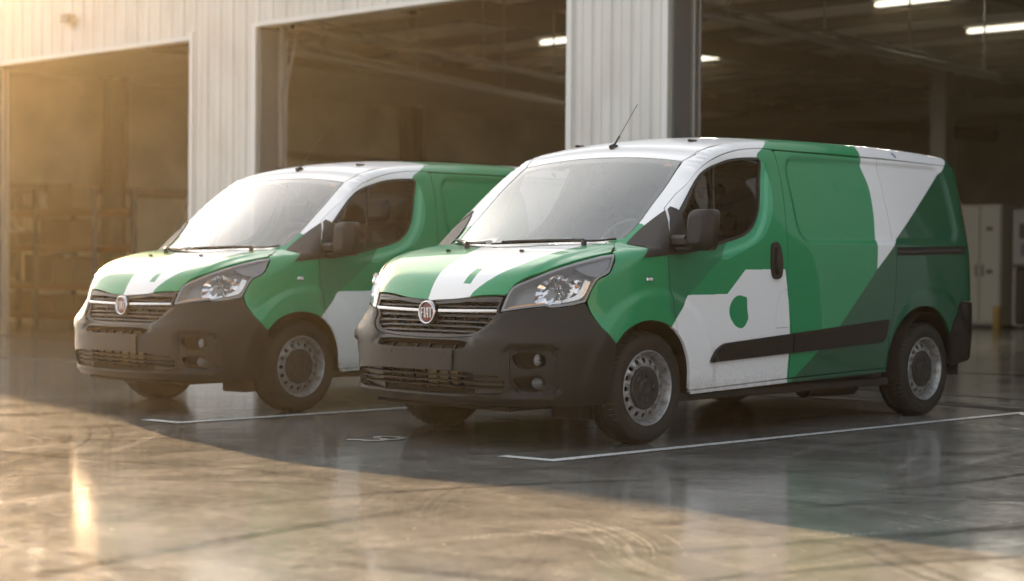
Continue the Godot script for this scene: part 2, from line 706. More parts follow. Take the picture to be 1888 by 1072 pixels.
func make_materials() -> void:
	var paint := mat(Color.WHITE, .40, 0.0, .35)
	paint.albedo_texture = livery()
	paint.clearcoat_enabled = true
	paint.clearcoat = .6
	paint.clearcoat_roughness = .03
	M.paint = paint
	var grain := noise_tex(256, .12, 3, [], 11, FastNoiseLite.TYPE_SIMPLEX, true, 2.0)
	var bumper := mat(lin(.014, .014, .014), .48, 0.0, .38)
	bumper.normal_enabled = true
	bumper.normal_texture = grain
	bumper.normal_scale = .12
	bumper.uv1_triplanar = true
	bumper.uv1_scale = Vector3.ONE * 5.0
	bumper.roughness_texture = noise_tex(256, .02, 4, [grey(.75), grey(1.0)], 12)
	bumper.roughness = .50
	M.plastic = bumper
	M.black = mat(lin(.012, .012, .012), .55)
	M.black_gloss = mat(lin(.010, .010, .011), .12)
	M.void = mat(lin(.006, .006, .006), .9)
	M.dark_grey = mat(lin(.030, .030, .031), .45)
	M.rubber = mat(lin(.022, .021, .020), .78)
	M.rubber.albedo_texture = noise_tex(256, .03, 4, [grey(.62), grey(1.0)], 13)
	M.rubber.albedo_color = lin(.026, .024, .021)
	M.rubber.uv1_triplanar = true
	M.rubber.uv1_scale = Vector3.ONE * 3.0
	M.steel = mat(lin(.46, .465, .475), .36, .5)
	M.steel.albedo_texture = noise_tex(256, .035, 4, [Color(.52, .47, .42), Color(.9, .89, .88), grey(1.0)], 14)
	M.steel.uv1_triplanar = true
	M.steel.uv1_scale = Vector3.ONE * 2.0
	M.cap = mat(lin(.026, .025, .024), .5)
	M.chrome = mat(lin(.52, .52, .53), .20, 1.0)
	M.reflector = mat(lin(.82, .82, .84), .10, 1.0)
	M.fog_mirror = mat(lin(.42, .42, .43), .22, 1.0)
	M.housing = mat(lin(.16, .165, .17), .35, .3)
	var glass := mat(Color(.50, .53, .54, .46), .02)
	glass.transparency = BaseMaterial3D.TRANSPARENCY_ALPHA
	glass.clearcoat_enabled = true
	glass.clearcoat = 1.0
	glass.clearcoat_roughness = .02
	M.windscreen = glass
	var side := mat(Color(.02, .022, .02, .50), .02)
	side.transparency = BaseMaterial3D.TRANSPARENCY_ALPHA
	M.side_glass = side
	var lens := mat(Color(.9, .92, .95, .06), .03)
	lens.transparency = BaseMaterial3D.TRANSPARENCY_ALPHA
	M.lens = lens
	M.amber = mat(lin(.75, .30, .06), .2)
	M.red = mat(lin(.26, .012, .010), .15)
	M.badge_red = mat(lin(.16, .02, .022), .25)
	M.seat = mat(lin(.035, .036, .038), .9)
	M.dash = mat(lin(.05, .05, .052), .7)
	M.fascia = mat(lin(.16, .16, .16), .6)
	M.sticker = mat(lin(.55, .22, .12), .6)
	M.brass = mat(lin(.32, .26, .17), .45, .6)
	M.under = mat(lin(.02, .018, .016), .85)
	# the depot
	var clad := mat(lin(.62, .61, .59), .48)
	clad.albedo_texture = noise_tex(512, .012, 5, [Color(.93, .92, .91), Color(.98, .98, .97), grey(1.0)], 21)
	clad.uv1_triplanar = true
	clad.uv1_world_triplanar = true
	clad.uv1_scale = Vector3(.25, .12, .25)
	M.clad = clad
	M.flash = mat(lin(.66, .65, .63), .4)
	M.jamb = mat(lin(.12, .13, .135), .6)
	M.track = mat(lin(.30, .30, .29), .45, .6)
	var inner := mat(lin(.58, .58, .50), .85)
	inner.albedo_texture = noise_tex(512, .008, 4, [grey(.8), grey(1.0)], 22)
	inner.uv1_triplanar = true
	inner.uv1_world_triplanar = true
	inner.uv1_scale = Vector3.ONE * .15
	M.inner = inner
	M.girder = mat(lin(.10, .095, .09), .6)
	M.rail_grey = mat(lin(.22, .215, .20), .55, .2)
	M.orange = mat(lin(.17, .09, .04), .6)
	M.blue = mat(lin(.05, .06, .08), .6)
	M.card = mat(lin(.17, .13, .08), .85)
	M.white_enamel = mat(lin(.70, .70, .67), .35)
	M.cabinet_grey = mat(lin(.21, .21, .19), .45)
	M.yellow = mat(lin(.12, .075, .015), .65)
	M.wood = mat(lin(.15, .09, .045), .8)
	var tube_m := mat(Color(1, .98, .92), .5)
	tube_m.emission_enabled = true
	tube_m.emission = Color(1.0, .97, .90)
	tube_m.emission_energy_multiplier = 0.26
	M.tube = tube_m
	# the yard: sealed concrete, power-trowelled, scuffed and shiny
	var g := mat(Color.WHITE, 1.0)
	g.albedo_color = lin(.45, .45, .44)
	g.albedo_texture = concrete()
	g.uv1_triplanar = true
	g.uv1_world_triplanar = true
	g.uv1_scale = Vector3.ONE / 7.3
	g.roughness_texture = M.floor_gloss
	g.roughness = 1.0
	g.detail_enabled = true
	g.detail_blend_mode = BaseMaterial3D.BLEND_MODE_MUL
	g.detail_uv_layer = BaseMaterial3D.DETAIL_UV_2
	g.detail_albedo = noise_tex(512, .006, 4, [grey(.80), grey(.92), grey(1.0)], 33)
	g.uv2_triplanar = true
	g.uv2_world_triplanar = true
	g.uv2_scale = Vector3.ONE / 23.0
	g.normal_enabled = true
	g.normal_texture = noise_tex(1024, .012, 5, [], 32, FastNoiseLite.TYPE_SIMPLEX_SMOOTH, true, 6.0)
	g.normal_scale = .025
	M.ground = g
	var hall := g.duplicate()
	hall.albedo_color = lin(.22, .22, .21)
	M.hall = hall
	var apron := g.duplicate()
	apron.albedo_color = lin(.34, .34, .33)
	M.apron = apron
	var line := mat(lin(.62, .63, .62), .45)
	line.albedo_texture = noise_tex(512, .06, 5, [grey(.45), grey(.9), grey(1.0), grey(1.0)], 34)
	line.uv1_triplanar = true
	line.uv1_world_triplanar = true
	line.uv1_scale = Vector3.ONE * .8
	M.line = line
	M.line_worn = line.duplicate()
	M.line_worn.albedo_color = lin(.40, .40, .38)

func concrete() -> ImageTexture:
	var n := 1024
	var im := Image.create(n, n, false, Image.FORMAT_RGB8)
	var ns := FastNoiseLite.new()
	ns.seed = 5
	ns.frequency = .012
	ns.fractal_octaves = 5
	var base := ns.get_seamless_image(n, n)
	ns.seed = 6
	ns.frequency = .08
	ns.fractal_octaves = 3
	var fine := ns.get_seamless_image(n, n)
	var d := PackedFloat32Array()
	d.resize(n * n)
	var bb := base.get_data()
	var fb := fine.get_data()
	for k in n * n: d[k] = .80 + .20 * (bb[k] / 255.0 - .5) + .10 * (fb[k] / 255.0 - .5)
	# trowel sweeps: fans of near-parallel arcs, each arc its own tone; then long tyre scuffs
	var r2 := RandomNumberGenerator.new()
	r2.seed = 99
	for k in 70:
		var c := Vector2(r2.randf() * n, r2.randf() * n)
		var rad := r2.randf_range(90, 620)
		var a0 := r2.randf() * TAU
		var len_ := r2.randf_range(.25, 1.1)
		var tone := r2.randf_range(-.11, .11)
		for w in r2.randi_range(5, 26):
			var amt := tone + r2.randf_range(-.12, .12)
			var rr := rad + w * r2.randf_range(.8, 2.2)
			var b0 := a0 + r2.randf_range(-.2, .2)
			var steps := int(rr * len_)
			for s in steps:
				var a := b0 + len_ * s / steps
				var x := posmod(int(c.x + cos(a) * rr), n)
				var y := posmod(int(c.y + sin(a) * rr), n)
				d[y * n + x] += sin(PI * s / steps) * amt
	for k in 90:
		var p := Vector2(r2.randf() * n, r2.randf() * n)
		var a := r2.randf_range(-.5, .5) + (0.0 if r2.randf() < .6 else PI * .5)
		var bend := r2.randf_range(-.002, .002)
		var amt := r2.randf_range(-.20, .16)
		var wid := r2.randi_range(2, 14)
		var steps := r2.randi_range(150, 700)
		for s in steps:
			a += bend
			p += Vector2(cos(a), sin(a))
			for w in wid:
				var q := p + Vector2(-sin(a), cos(a)) * w
				d[posmod(int(q.y), n) * n + posmod(int(q.x), n)] += sin(PI * s / steps) * amt * (.4 + .6 * absf(sin(w * 2.4 + k)))
	for k in n * n: d[k] += (r2.randf() - .5) * .12
	for k in 500:                                            # specks and drips
		var x := r2.randi() % n
		var y := r2.randi() % n
		var v := -.25 if r2.randf() < .7 else .25
		for q in r2.randi_range(1, 5): d[((y + q / 2) % n) * n + (x + q % 2) % n] += v
	var out := PackedByteArray()
	out.resize(n * n * 3)
	for k in n * n:
		var v := clampf(d[k] * .86, 0.0, 1.0)
		out[3 * k] = int(v * 255.0)
		out[3 * k + 1] = int(v * 252.0)
		out[3 * k + 2] = int(v * 246.0)
	im.set_data(n, n, false, Image.FORMAT_RGB8, out)
	var gl := PackedByteArray()
	gl.resize(n * n)
	for k in n * n: gl[k] = int(255.0 * clampf(.15 + .22 * (d[k] - .80) + .04 * (fb[k] / 255.0 - .5), .085, .34))
	M.floor_gloss = ImageTexture.create_from_image(Image.create_from_data(n, n, false, Image.FORMAT_L8, gl))
	return ImageTexture.create_from_image(im)

# ---- the wrap printed on the vans: upper half seen from the side, lower half from above, 2.5 mm a pixel
func fill(im: Image, poly: PackedVector2Array, col: Color, top := false) -> void:
	var pts := PackedVector2Array()
	for p in poly: pts.append(Vector2((p.x + 1.0) * 400.0, (820.0 + (p.y + 1.025) * 400.0) if top else (2.05 - p.y) * 400.0))
	var lo := 820 if top else 0
	var y0 := 1e9
	var y1 := -1e9
	for p in pts:
		y0 = minf(y0, p.y)
		y1 = maxf(y1, p.y)
	for y in range(maxi(lo, int(floor(y0))), mini(lo + 819, int(ceil(y1))) + 1):
		var xs: Array = []
		var f := y + .5
		for k in pts.size():
			var a := pts[k]
			var b := pts[(k + 1) % pts.size()]
			if (a.y > f) != (b.y > f): xs.append(a.x + (f - a.y) / (b.y - a.y) * (b.x - a.x))
		xs.sort()
		for k in xs.size() / 2:
			var x0 := maxi(0, roundi(xs[2 * k]))
			var x1 := mini(2047, roundi(xs[2 * k + 1]) - 1)
			if x1 >= x0: im.fill_rect(Rect2i(x0, y, x1 - x0 + 1, 1), col)

func livery() -> ImageTexture:
	var im := Image.create(2048, 1640, false, Image.FORMAT_RGB8)
	var green := lin(.012, .250, .098)
	var dark := lin(.005, .085, .042)
	var mid := lin(.014, .175, .085)
	var pale := lin(.055, .36, .185)
	var white := lin(.80, .80, .81)
	im.fill(green)
	# paler band that follows the rear of the door window
	fill(im, joined([curve(V([1.262, 1.714, 1.285, 1.541, 1.225, 1.365, 1.085, 1.226, .87, 1.145, .689, 1.087])), V([.60, 1.10, .70, 1.19, .97, 1.26, 1.12, 1.40, 1.21, 1.61, 1.24, 1.72])]), pale)
	fill(im, joined([V([.115, 1.13, .72, 1.20]), V([.64, 1.10, .302, .876, .155, .70, .10, .80])]), mid)
	# white front roof, screen pillars and door tops
	fill(im, joined([V([-.4, 1.60, .05, 1.36, .147, 1.300, .121, 1.245, .30, 1.29, .60, 1.55, 1.16, 1.70, 1.231, 1.775, 1.30, 1.805, 1.45, 1.872, 1.50, 2.06, -.4, 2.06])]), white)
	# dark rear and the white wedge before it
	fill(im, joined([V([3.86, 1.95, 3.73, 1.868, 2.703, 1.251, 2.384, 1.036, 1.923, .665, 1.513, .393, 1.352, .29, 1.352, .15, 4.2, .15, 4.2, 1.95])]), dark)
	fill(im, joined([curve(V([2.50, 1.93, 2.434, 1.764, 2.478, 1.606, 2.467, 1.433, 2.424, 1.248, 2.384, 1.036])), V([2.703, 1.251, 3.73, 1.868, 3.86, 1.95, 3.80, 2.06, 2.52, 2.06])]), white)
	# the big letter on the door
	fill(im, joined([V([.03, .54, .126, .70, .296, .876, .686, .880, .879, 1.030, 1.302, 1.033, 1.32, .92]), curve(V([1.32, .92, 1.342, .713, 1.343, .434, 1.352, .29])), V([1.352, .15, .03, .15])]), white)
	fill(im, joined([curve(V([.886, .858, .80, .870, .735, .84, .703, .785, .713, .735, .761, .686, .82, .668, .866, .684, .897, .725])), curve(V([.897, .725, .8965, .745, .889, .785, .886, .858]))]), green)
	# bonnet, seen from above
	fill(im, joined([curve(V([-1.0, -.01, -.884, -.03, -.742, -.058, -.605, -.08, -.475, -.10, -.35, -.13, -.1, -.25])), V([.1, -.4, .1, .62]), curve(V([-.05, .60, -.247, .588, -.421, .570, -.526, .540, -.661, .490, -.762, .42, -.82, .352, -.871, .295, -1.0, .25]))]), white, true)
	fill(im, joined([V([-.715, .200, -.72, .254, -.826, .258, -.829, .200])]), green, true)
	# roof, seen from above
	fill(im, joined([V([.35, -1.02, 1.49, -1.02, 1.49, 1.02, .35, 1.02])]), white, true)
	fill(im, joined([V([2.51, -1.02, 3.84, -1.02, 3.84, 1.02, 2.51, 1.02])]), white, true)
	fill(im, joined([V([3.84, -1.02, 4.2, -1.02, 4.2, 1.02, 3.84, 1.02])]), dark, true)
	fill(im, arc(2.93, 1.846, .020, 0, 345, 16), lin(.03, .07, .22))
	fill(im, PackedVector2Array(V([2.926, 1.836, 2.934, 1.836, 2.934, 1.850, 2.926, 1.850])), white)
	# road dirt low on the doors
	for k in 700:
		var x := rng.randf_range(.28, 1.9)
		var y := .29 + absf(rng.randfn(0.0, .07))
		var px := Vector2i(int((x + 1.0) * 400), int((2.05 - y) * 400))
		var c := im.get_pixelv(px).lerp(lin(.16, .13, .10), rng.randf_range(.15, .6))
		im.fill_rect(Rect2i(px, Vector2i(rng.randi_range(1, 2), rng.randi_range(1, 3))), c)
	for row in 40:                                           # a film of dust towards the sill
		var y := .27 + .0025 * row
		var py := int((2.05 - y) * 400)
		for x in range(480, 1480):
			var c := im.get_pixel(x, py)
			im.set_pixel(x, py, c.lerp(lin(.18, .15, .12), .30 * (1.0 - row / 40.0) * (.6 + .4 * sin(x * .13) * sin(x * .031))))
	return ImageTexture.create_from_image(im)

# ---------------------------------------------------------------- the van
func arc(cx: float, cy: float, r: float, a0: float, a1: float, n: int) -> PackedVector2Array:
	var out := PackedVector2Array()
	for k in n + 1:
		var a := deg_to_rad(lerpf(a0, a1, float(k) / n))
		out.append(Vector2(cx + r * cos(a), cy + r * sin(a)))
	return out

func edge_xy(mode: int, pts: PackedVector2Array) -> PackedVector2Array:   # a curve given in another plane, as side-plane (x, y)
	var out := PackedVector2Array()
	for q: Vector2 in pts:
		var p := surf(mode, q.x, q.y)
		out.append(Vector2(p.x, p.y))
	return out

func rev(p: PackedVector2Array) -> PackedVector2Array:
	var q := p.duplicate()
	q.reverse()
	return q

func build_van() -> Node3D:
	var van := Node3D.new()
	van.name = "delivery_van"
	var GAP := -.0032
	# shared seams
	var roof_z := .695
	var bonnet_side := [Vector2(-.825, .524), Vector2(-.815, .540), Vector2(-.785, .560), Vector2(-.724, .621), Vector2(-.639, .689), Vector2(-.502, .773), Vector2(-.38, .820), Vector2(-.275, .850)]
	var bonnet_corner := [Vector2(-.275, .850), Vector2(-.20, .80), Vector2(-.10, .725), Vector2(-.055, .66)]
	var screen_side := [Vector2(.028, .690), Vector2(.133, .706), Vector2(.269, .700), Vector2(.429, .694), Vector2(.618, .657)]
	var roof_front: PackedVector2Array = curve([Vector2(.618, .657), Vector2(.66, .676), Vector2(.72, .69), Vector2(.80, roof_z)], 4)
	var roof_edge := roof_front.duplicate()
	for k in range(1, 32): roof_edge.append(Vector2(.80 + k * .0923, roof_z))
	var screen_c: PackedVector2Array = curve(screen_side, 6)
	var corner_c: PackedVector2Array = curve(bonnet_corner, 6)
	var rear_x := func(y: float) -> float: return surf(MODE_REAR, deg_to_rad(43.0) * FS, y).x
	var tail := PackedVector2Array()
	for k in 20:
		var y := lerpf(1.872, .80, k / 19.0)
		tail.append(Vector2(rear_x.call(y), y))
	# --- roof
	var roof_poly := PackedVector2Array()
	var re := roof_edge.duplicate()
	roof_poly.append_array(re)
	roof_poly.append_array(curve([Vector2(3.66, .695), Vector2(3.74, .62), Vector2(3.80, .40), Vector2(3.82, 0), Vector2(3.80, -.40), Vector2(3.74, -.62), Vector2(3.66, -.695)], 4))
	var rm := re.duplicate()
	for k in range(rm.size() - 1, -1, -1): roof_poly.append(Vector2(rm[k].x, -rm[k].y))
	roof_poly.append_array(curve([Vector2(.618, -.657), Vector2(.622, -.3), Vector2(.622, 0), Vector2(.622, .3), Vector2(.618, .657)], 4))
	roof_poly = joined([roof_poly])
	var roof := inst("roof", mesh_of(sheet(MODE_TOP, grown(roof_poly, -.0015), [], .06, 0.0, .02, true)), M.paint, van)
	for s: float in [-.48, .48]:
		var p := surf(MODE_TOP, .95, s)
		bx("roof_plug", p + Vector3(0, .006, 0), Vector3(.085, .016, .022), M.black, roof, .006)
	# --- body side: wing, screen pillar and cant rail as one pressing
	var door_front := curve([Vector2(.172, .652), Vector2(.134, .875), Vector2(.122, 1.0), Vector2(.124, 1.115), Vector2(.150, 1.225), Vector2(.196, 1.298), Vector2(.276, 1.396)], 4)
	var door_top := curve([Vector2(.276, 1.396), Vector2(.42, 1.52), Vector2(.59, 1.645), Vector2(.76, 1.722), Vector2(.958, 1.772), Vector2(1.13, 1.797), Vector2(1.283, 1.808), Vector2(1.38, 1.808)], 4)
	var door_rear := curve([Vector2(1.415, 1.790), Vector2(1.412, 1.616), Vector2(1.385, 1.42), Vector2(1.353, 1.23), Vector2(1.330, 1.0), Vector2(1.326, .83), Vector2(1.345, .74), Vector2(1.360, .66), Vector2(1.361, .336)], 4)
	var arch_all: PackedVector2Array = curve(V([-.368, .601, -.30, .665, -.217, .706, -.12, .728, -.025, .727, .07, .708, .152, .668, .172, .652, .225, .600, .279, .503, .303, .43, .312, .372, .332, .303]), 3)
	var tip := Vector2(-.368, .601)
	var arch_top: PackedVector2Array = arch_all.slice(0, 22)
	var wing_poly := joined([
		arch_top,
		door_front, door_top,
		[Vector2(1.38, 1.808), Vector2(2.70, 1.812), Vector2(3.70, 1.800)],
		[Vector2(rear_x.call(1.800), 1.800), Vector2(rear_x.call(1.84), 1.84)],
		rev(edge_xy(MODE_TOP, roof_edge)),
		rev(edge_xy(MODE_TOP, screen_c)),
		rev(edge_xy(MODE_TOP, corner_c)),
		curve([Vector2(-.275, 1.122), Vector2(-.371, 1.005), Vector2(-.439, .971), Vector2(-.48, .921), Vector2(-.515, .841)], 4),
		curve([Vector2(-.515, .838), Vector2(-.500, .78), Vector2(-.470, .72), Vector2(-.44, .675), Vector2(-.40, .632), tip], 4),
	])
	var sides := both("front_wing", sheet(MODE_SIDE, seam(wing_poly, -GAP), [], .024), M.paint, van)
	# --- front doors
	var door_poly := joined([door_front, door_top, [Vector2(1.40, 1.803)], door_rear, [Vector2(1.34, .334)], rev(arch_all.slice(21))])
	var flap := joined([curve([Vector2(1.19, .66), Vector2(1.191, .735), Vector2(1.200, .80), Vector2(1.235, .87), Vector2(1.295, .905), Vector2(1.322, .905)], 4), [Vector2(1.336, .80), Vector2(1.342, .66)]])
	var door := sheet(MODE_SIDE, seam(door_poly, -GAP), [grown(win, -.004), flap], .021)
	var doors := both("front_door", door, M.paint, van)
	both("fuel_flap", sheet(MODE_SIDE, grown(flap, -.0028), [], .03), M.paint, doors[0], doors[1])
	var glass_poly := joined([V([.30, 1.119, .455, 1.142, .701, 1.187]), curve([Vector2(.701, 1.187), Vector2(.969, 1.258), Vector2(1.116, 1.397), Vector2(1.204, 1.608), Vector2(1.238, 1.700)], 4), curve([Vector2(1.24, 1.724), Vector2(1.222, 1.745), Vector2(1.175, 1.749), Vector2(.98, 1.735), Vector2(.813, 1.704), Vector2(.567, 1.616), Vector2(.34, 1.440), Vector2(.285, 1.39)], 4)])
	both("window_seal", sheet(MODE_SIDE, grown(win, -.004), [grown(glass_poly, -.020, Geometry2D.JOIN_ROUND)], .022, .001, .03), M.black, doors[0], doors[1])
	both("side_window", sheet(MODE_SIDE, grown(glass_poly, -.012), [], .022, -.007, 0.0), M.side_glass, doors[0], doors[1])
	both("window_bar", sheet(MODE_SIDE, PackedVector2Array(V([.570, 1.165, .592, 1.168, .752, 1.69, .732, 1.685])), [], .04, -.003, .02), M.black, doors[0], doors[1])
	# black corner plate before the glass, on the wing and on the door
	both("corner_plate", sheet(MODE_SIDE, grown(PackedVector2Array(V([-.112, 1.094, .1235, 1.113, .1235, 1.16, .1495, 1.226, .1955, 1.2975, .262, 1.379])), -.0003), [], .018, .008, .010), M.black, sides[0], sides[1])
	var handle_poly := loop(V([1.150, 1.11, 1.165, 1.185, 1.205, 1.205, 1.245, 1.188, 1.262, 1.11, 1.262, 1.05, 1.245, .988, 1.20, .970, 1.155, .985, 1.143, 1.05]), 3)
	var hs := both("door_handle", sheet(MODE_SIDE, handle_poly, [grown(handle_poly, -.028)], .02, .016, .016), M.black, doors[0], doors[1])
	both("handle_cup", sheet(MODE_SIDE, grown(handle_poly, -.026), [], .02, .003, .0), M.black_gloss, hs[0], hs[1])
	both("handle_grip", sheet(MODE_SIDE, loop(V([1.185, 1.12, 1.205, 1.175, 1.228, 1.12, 1.230, 1.05, 1.207, .995, 1.183, 1.05]), 3), [], .02, .028, .02), M.black, hs[0], hs[1])
	var strip := joined([curve([Vector2(.497, .470), Vector2(.512, .505), Vector2(.60, .562), Vector2(.653, .580)], 4), V([1.215, .614, 2.502, .692, 2.469, .592]), curve([Vector2(2.469, .592), Vector2(2.455, .566), Vector2(2.405, .541)], 3), V([.517, .468])])
	for seg in [[0.3, 1.196, doors], [1.200, 1.357, doors], [1.368, 2.7, null]]:
		var band := PackedVector2Array(V([seg[0], .3, seg[1], .3, seg[1], .8, seg[0], .8]))
		var pieces := Geometry2D.intersect_polygons(strip, band)
		var S := sheet(MODE_SIDE, pieces[0], [], .04, .020, .020)
		if seg[2]: both("rubbing_strip", S, M.plastic, doors[0], doors[1])
		else: both("rubbing_strip", S, M.plastic, van)
	# --- sliding side and rear quarter
	var arch_r: PackedVector2Array = curve(V([2.528, .362, 2.532, .468, 2.575, .575, 2.645, .662, 2.74, .728, 2.85, .765, 2.939, .777, 3.05, .775, 3.14, .755, 3.213, .718, 3.29, .655, 3.352, .570]), 3)
	var slide_poly := joined([rev(door_rear), [Vector2(1.432, 1.803)], V([2.645, 1.806, 2.645, 1.245, 2.640, 1.12, 2.600, .80, 2.535, .62, 2.520, .36, 1.361, .336])])
	both("side_door", sheet(MODE_SIDE, seam(slide_poly, -GAP), [], .023), M.paint, van)
	var quarter := joined([V([2.645, 1.806, 2.645, 1.245, 2.640, 1.12, 2.600, .80, 2.535, .62, 2.520, .362]), arch_r, V([3.40, .66, 3.55, .81]), [tail[19]], rev(tail.slice(0, 19)), [Vector2(rear_x.call(1.800), 1.801), Vector2(3.60, 1.802)]])
	var rail_hole := PackedVector2Array(V([2.660, 1.189, 2.655, 1.130, 3.672, 1.152, 3.676, 1.210]))
	var q2 := []
	var tailq := PackedVector2Array()
	for p in quarter:
		tailq.append(Vector2(minf(p.x, rear_x.call(clampf(p.y, .5, 1.85)) + .001), p.y))
	var quarters := both("rear_quarter", sheet(MODE_SIDE, seam(tailq, -GAP), [rail_hole], .023), M.paint, van)
	both("slide_rail", sheet(MODE_SIDE, rail_hole, [], .05, -.012, .0), M.black, quarters[0], quarters[1])
	both("slide_rail_lip", sheet(MODE_SIDE, PackedVector2Array(V([2.665, 1.168, 2.665, 1.150, 3.58, 1.170, 3.58, 1.190])), [], .05, .001, .012), M.dark_grey, quarters[0], quarters[1])
	both("side_sill", sheet(MODE_SIDE, grown(PackedVector2Array(V([.352, .301, 1.36, .332, 2.515, .360, 2.515, .333, 1.35, .307, .352, .281])), -.001), [], .04, .004, .03), M.paint, van)
	# --- tail: doors, lamps and the black bumper that wraps round the corner
	var ry := func(d: float) -> float: return deg_to_rad(d) * FS
	var back := PackedVector2Array([Vector2(ry.call(-43.0), .80), Vector2(ry.call(43.0), .80), Vector2(ry.call(43.0), 1.84), Vector2(ry.call(36.0), 1.87), Vector2(ry.call(-36.0), 1.87), Vector2(ry.call(-43.0), 1.84)])
	inst("rear_door", mesh_of(sheet(MODE_REAR, grown(back, GAP), [], .06)), M.paint, van)
	both("tail_lamp", sheet(MODE_REAR, PackedVector2Array([Vector2(ry.call(37.0), .98), Vector2(ry.call(45.6), 1.02), Vector2(ry.call(46.2), 1.30), Vector2(ry.call(44.4), 1.54), Vector2(ry.call(38.5), 1.56)]), [], .04, .012, .02), M.red, van)
	var rb := joined([V([3.354, .573, 3.40, .656, 3.56, .806]), [Vector2(rear_x.call(.79) - .002, .795)], [Vector2(rear_x.call(.50) - .002, .50)], [Vector2(rear_x.call(.40) - .002, .40)], V([3.385, .345]), V([3.380, .45])])
	var rbs := both("rear_bumper", sheet(MODE_SIDE, rb, [], .035, .010, .03), M.plastic, van)
	inst("rear_bumper_bar", mesh_of(sheet(MODE_REAR, PackedVector2Array([Vector2(ry.call(-43.0), .38), Vector2(ry.call(43.0), .40), Vector2(ry.call(43.0), .79), Vector2(ry.call(-43.0), .79)]), [], .06, .03, .05)), M.plastic, van)
	# --- bonnet
	bonnet_nose = curve([Vector2(-.825, .524), Vector2(-.850, .42), Vector2(-.884, .22), Vector2(-.896, 0.0)], 5)
	var half := joined([rev(bonnet_nose), curve(bonnet_side, 3), corner_c, curve([Vector2(-.055, .66), Vector2(-.13, .57), Vector2(-.238, .42), Vector2(-.325, .22), Vector2(-.36, 0)], 4)])
	var bonnet_poly := half.duplicate()
	for k in range(half.size() - 2, 0, -1): bonnet_poly.append(Vector2(half[k].x, -half[k].y))
	var bonnet := inst("bonnet", mesh_of(sheet(MODE_TOP, grown(bonnet_poly, -.003), [], .026, 0.0, .02, true)), M.paint, van)
	for s: float in [-.31, .31]:
		var p := surf(MODE_TOP, -.455, s)
		bx("washer_nozzle", p + Vector3(0, .007, 0), Vector3(.03, .016, .022), M.black, bonnet, .005, .3)
	# --- scuttle, windscreen, wipers
	var scuttle := joined([curve([Vector2(-.055, .66), Vector2(-.13, .57), Vector2(-.238, .42), Vector2(-.325, .22), Vector2(-.36, 0), Vector2(-.325, -.22), Vector2(-.238, -.42), Vector2(-.13, -.57), Vector2(-.055, -.66)], 4), curve([Vector2(.028, -.690), Vector2(-.05, -.61), Vector2(-.17, -.44), Vector2(-.275, -.22), Vector2(-.31, 0), Vector2(-.275, .22), Vector2(-.17, .44), Vector2(-.05, .61), Vector2(.028, .690)], 4)])
	inst("scuttle_panel", mesh_of(sheet(MODE_TOP, scuttle, [], .03, -.012, .03)), M.black, van)
	var ws := joined([curve([Vector2(.028, -.690), Vector2(-.05, -.61), Vector2(-.17, -.44), Vector2(-.275, -.22), Vector2(-.31, 0), Vector2(-.275, .22), Vector2(-.17, .44), Vector2(-.05, .61), Vector2(.028, .690)], 4), screen_c, curve([Vector2(.618, .657), Vector2(.622, .3), Vector2(.622, 0), Vector2(.622, -.3), Vector2(.618, -.657)], 3), curve([Vector2(.618, -.657), Vector2(.429, -.694), Vector2(.269, -.700), Vector2(.133, -.706), Vector2(.028, -.690)], 3)])
	var wsm := inst("windscreen", mesh_of(sheet(MODE_TOP, grown(ws, -.004), [], .05, -.003, 0.0)), M.windscreen, van)
	inst("windscreen_border", mesh_of(sheet(MODE_TOP, grown(ws, -.004), [grown(ws, -.040, Geometry2D.JOIN_ROUND)], .04, -.008, 0.0)), M.black_gloss, wsm)
	inst("screen_sticker", mesh_of(sheet(MODE_TOP, PackedVector2Array(V([.565, .555, .565, .615, .590, .612, .590, .552])), [], .05, -.006, 0.0)), M.sticker, wsm)
	for w in [[[.0, .66], [-.10, .58], [-.245, -.02], [-.285, -.10], .024], [[-.262, -.18], [-.255, -.24], [-.02, -.655], [.01, -.70], .024]]:
		var wn := node("wiper", van)
		var st := begin()
		var pts: Array = []
		for k in 9:
			var t := k / 8.0
			var a := Vector2(w[0][0], w[0][1]).lerp(Vector2(w[3][0], w[3][1]), t)
			a.x -= .05 * sin(PI * t)
			pts.append(surf(MODE_TOP, a.x, a.y, .012))
		tube(st, pts, .007, 6)
		done("blade", st, M.black, wn)
		st = begin()
		pts = []
		for k in 7:
			var t := k / 6.0
			var a := Vector2(w[1][0], w[1][1]).lerp(Vector2(w[2][0], w[2][1]), t)
			a.x -= .075 * (1.0 - t) + .03
			pts.append(surf(MODE_TOP, a.x, a.y, .030 - .008 * t))
		tube(st, pts, .011, 6, .007)
		done("arm", st, M.black, wn)
		st = begin()
		var hub := surf(MODE_TOP, w[1][0] - .105, w[1][1], .02)
		tube(st, [hub - Vector3(0, .03, 0), hub + Vector3(0, .012, 0)], .017, 10)
		done("hub", st, M.dark_grey, wn)
	build_front(van)
	build_mirrors(van)
	# --- aerial
	var an := node("aerial", van)
	var ap := surf(MODE_TOP, .742, 0.0)
	var st := begin()
	tube(st, [ap + Vector3(-.03, -.004, 0), ap + Vector3(0, .012, 0), ap + Vector3(.045, .002, 0)], .018, 8, .010)
	done("aerial_base", st, M.black, an)
	st = begin()
	tube(st, [ap + Vector3(.0, .01, 0), ap + Vector3(.055, .075, 0)], .0065, 6)
	tube(st, [ap + Vector3(.055, .075, 0), ap + Vector3(.235, .295, 0)], .0025, 5)
	done("mast", st, M.black, an)
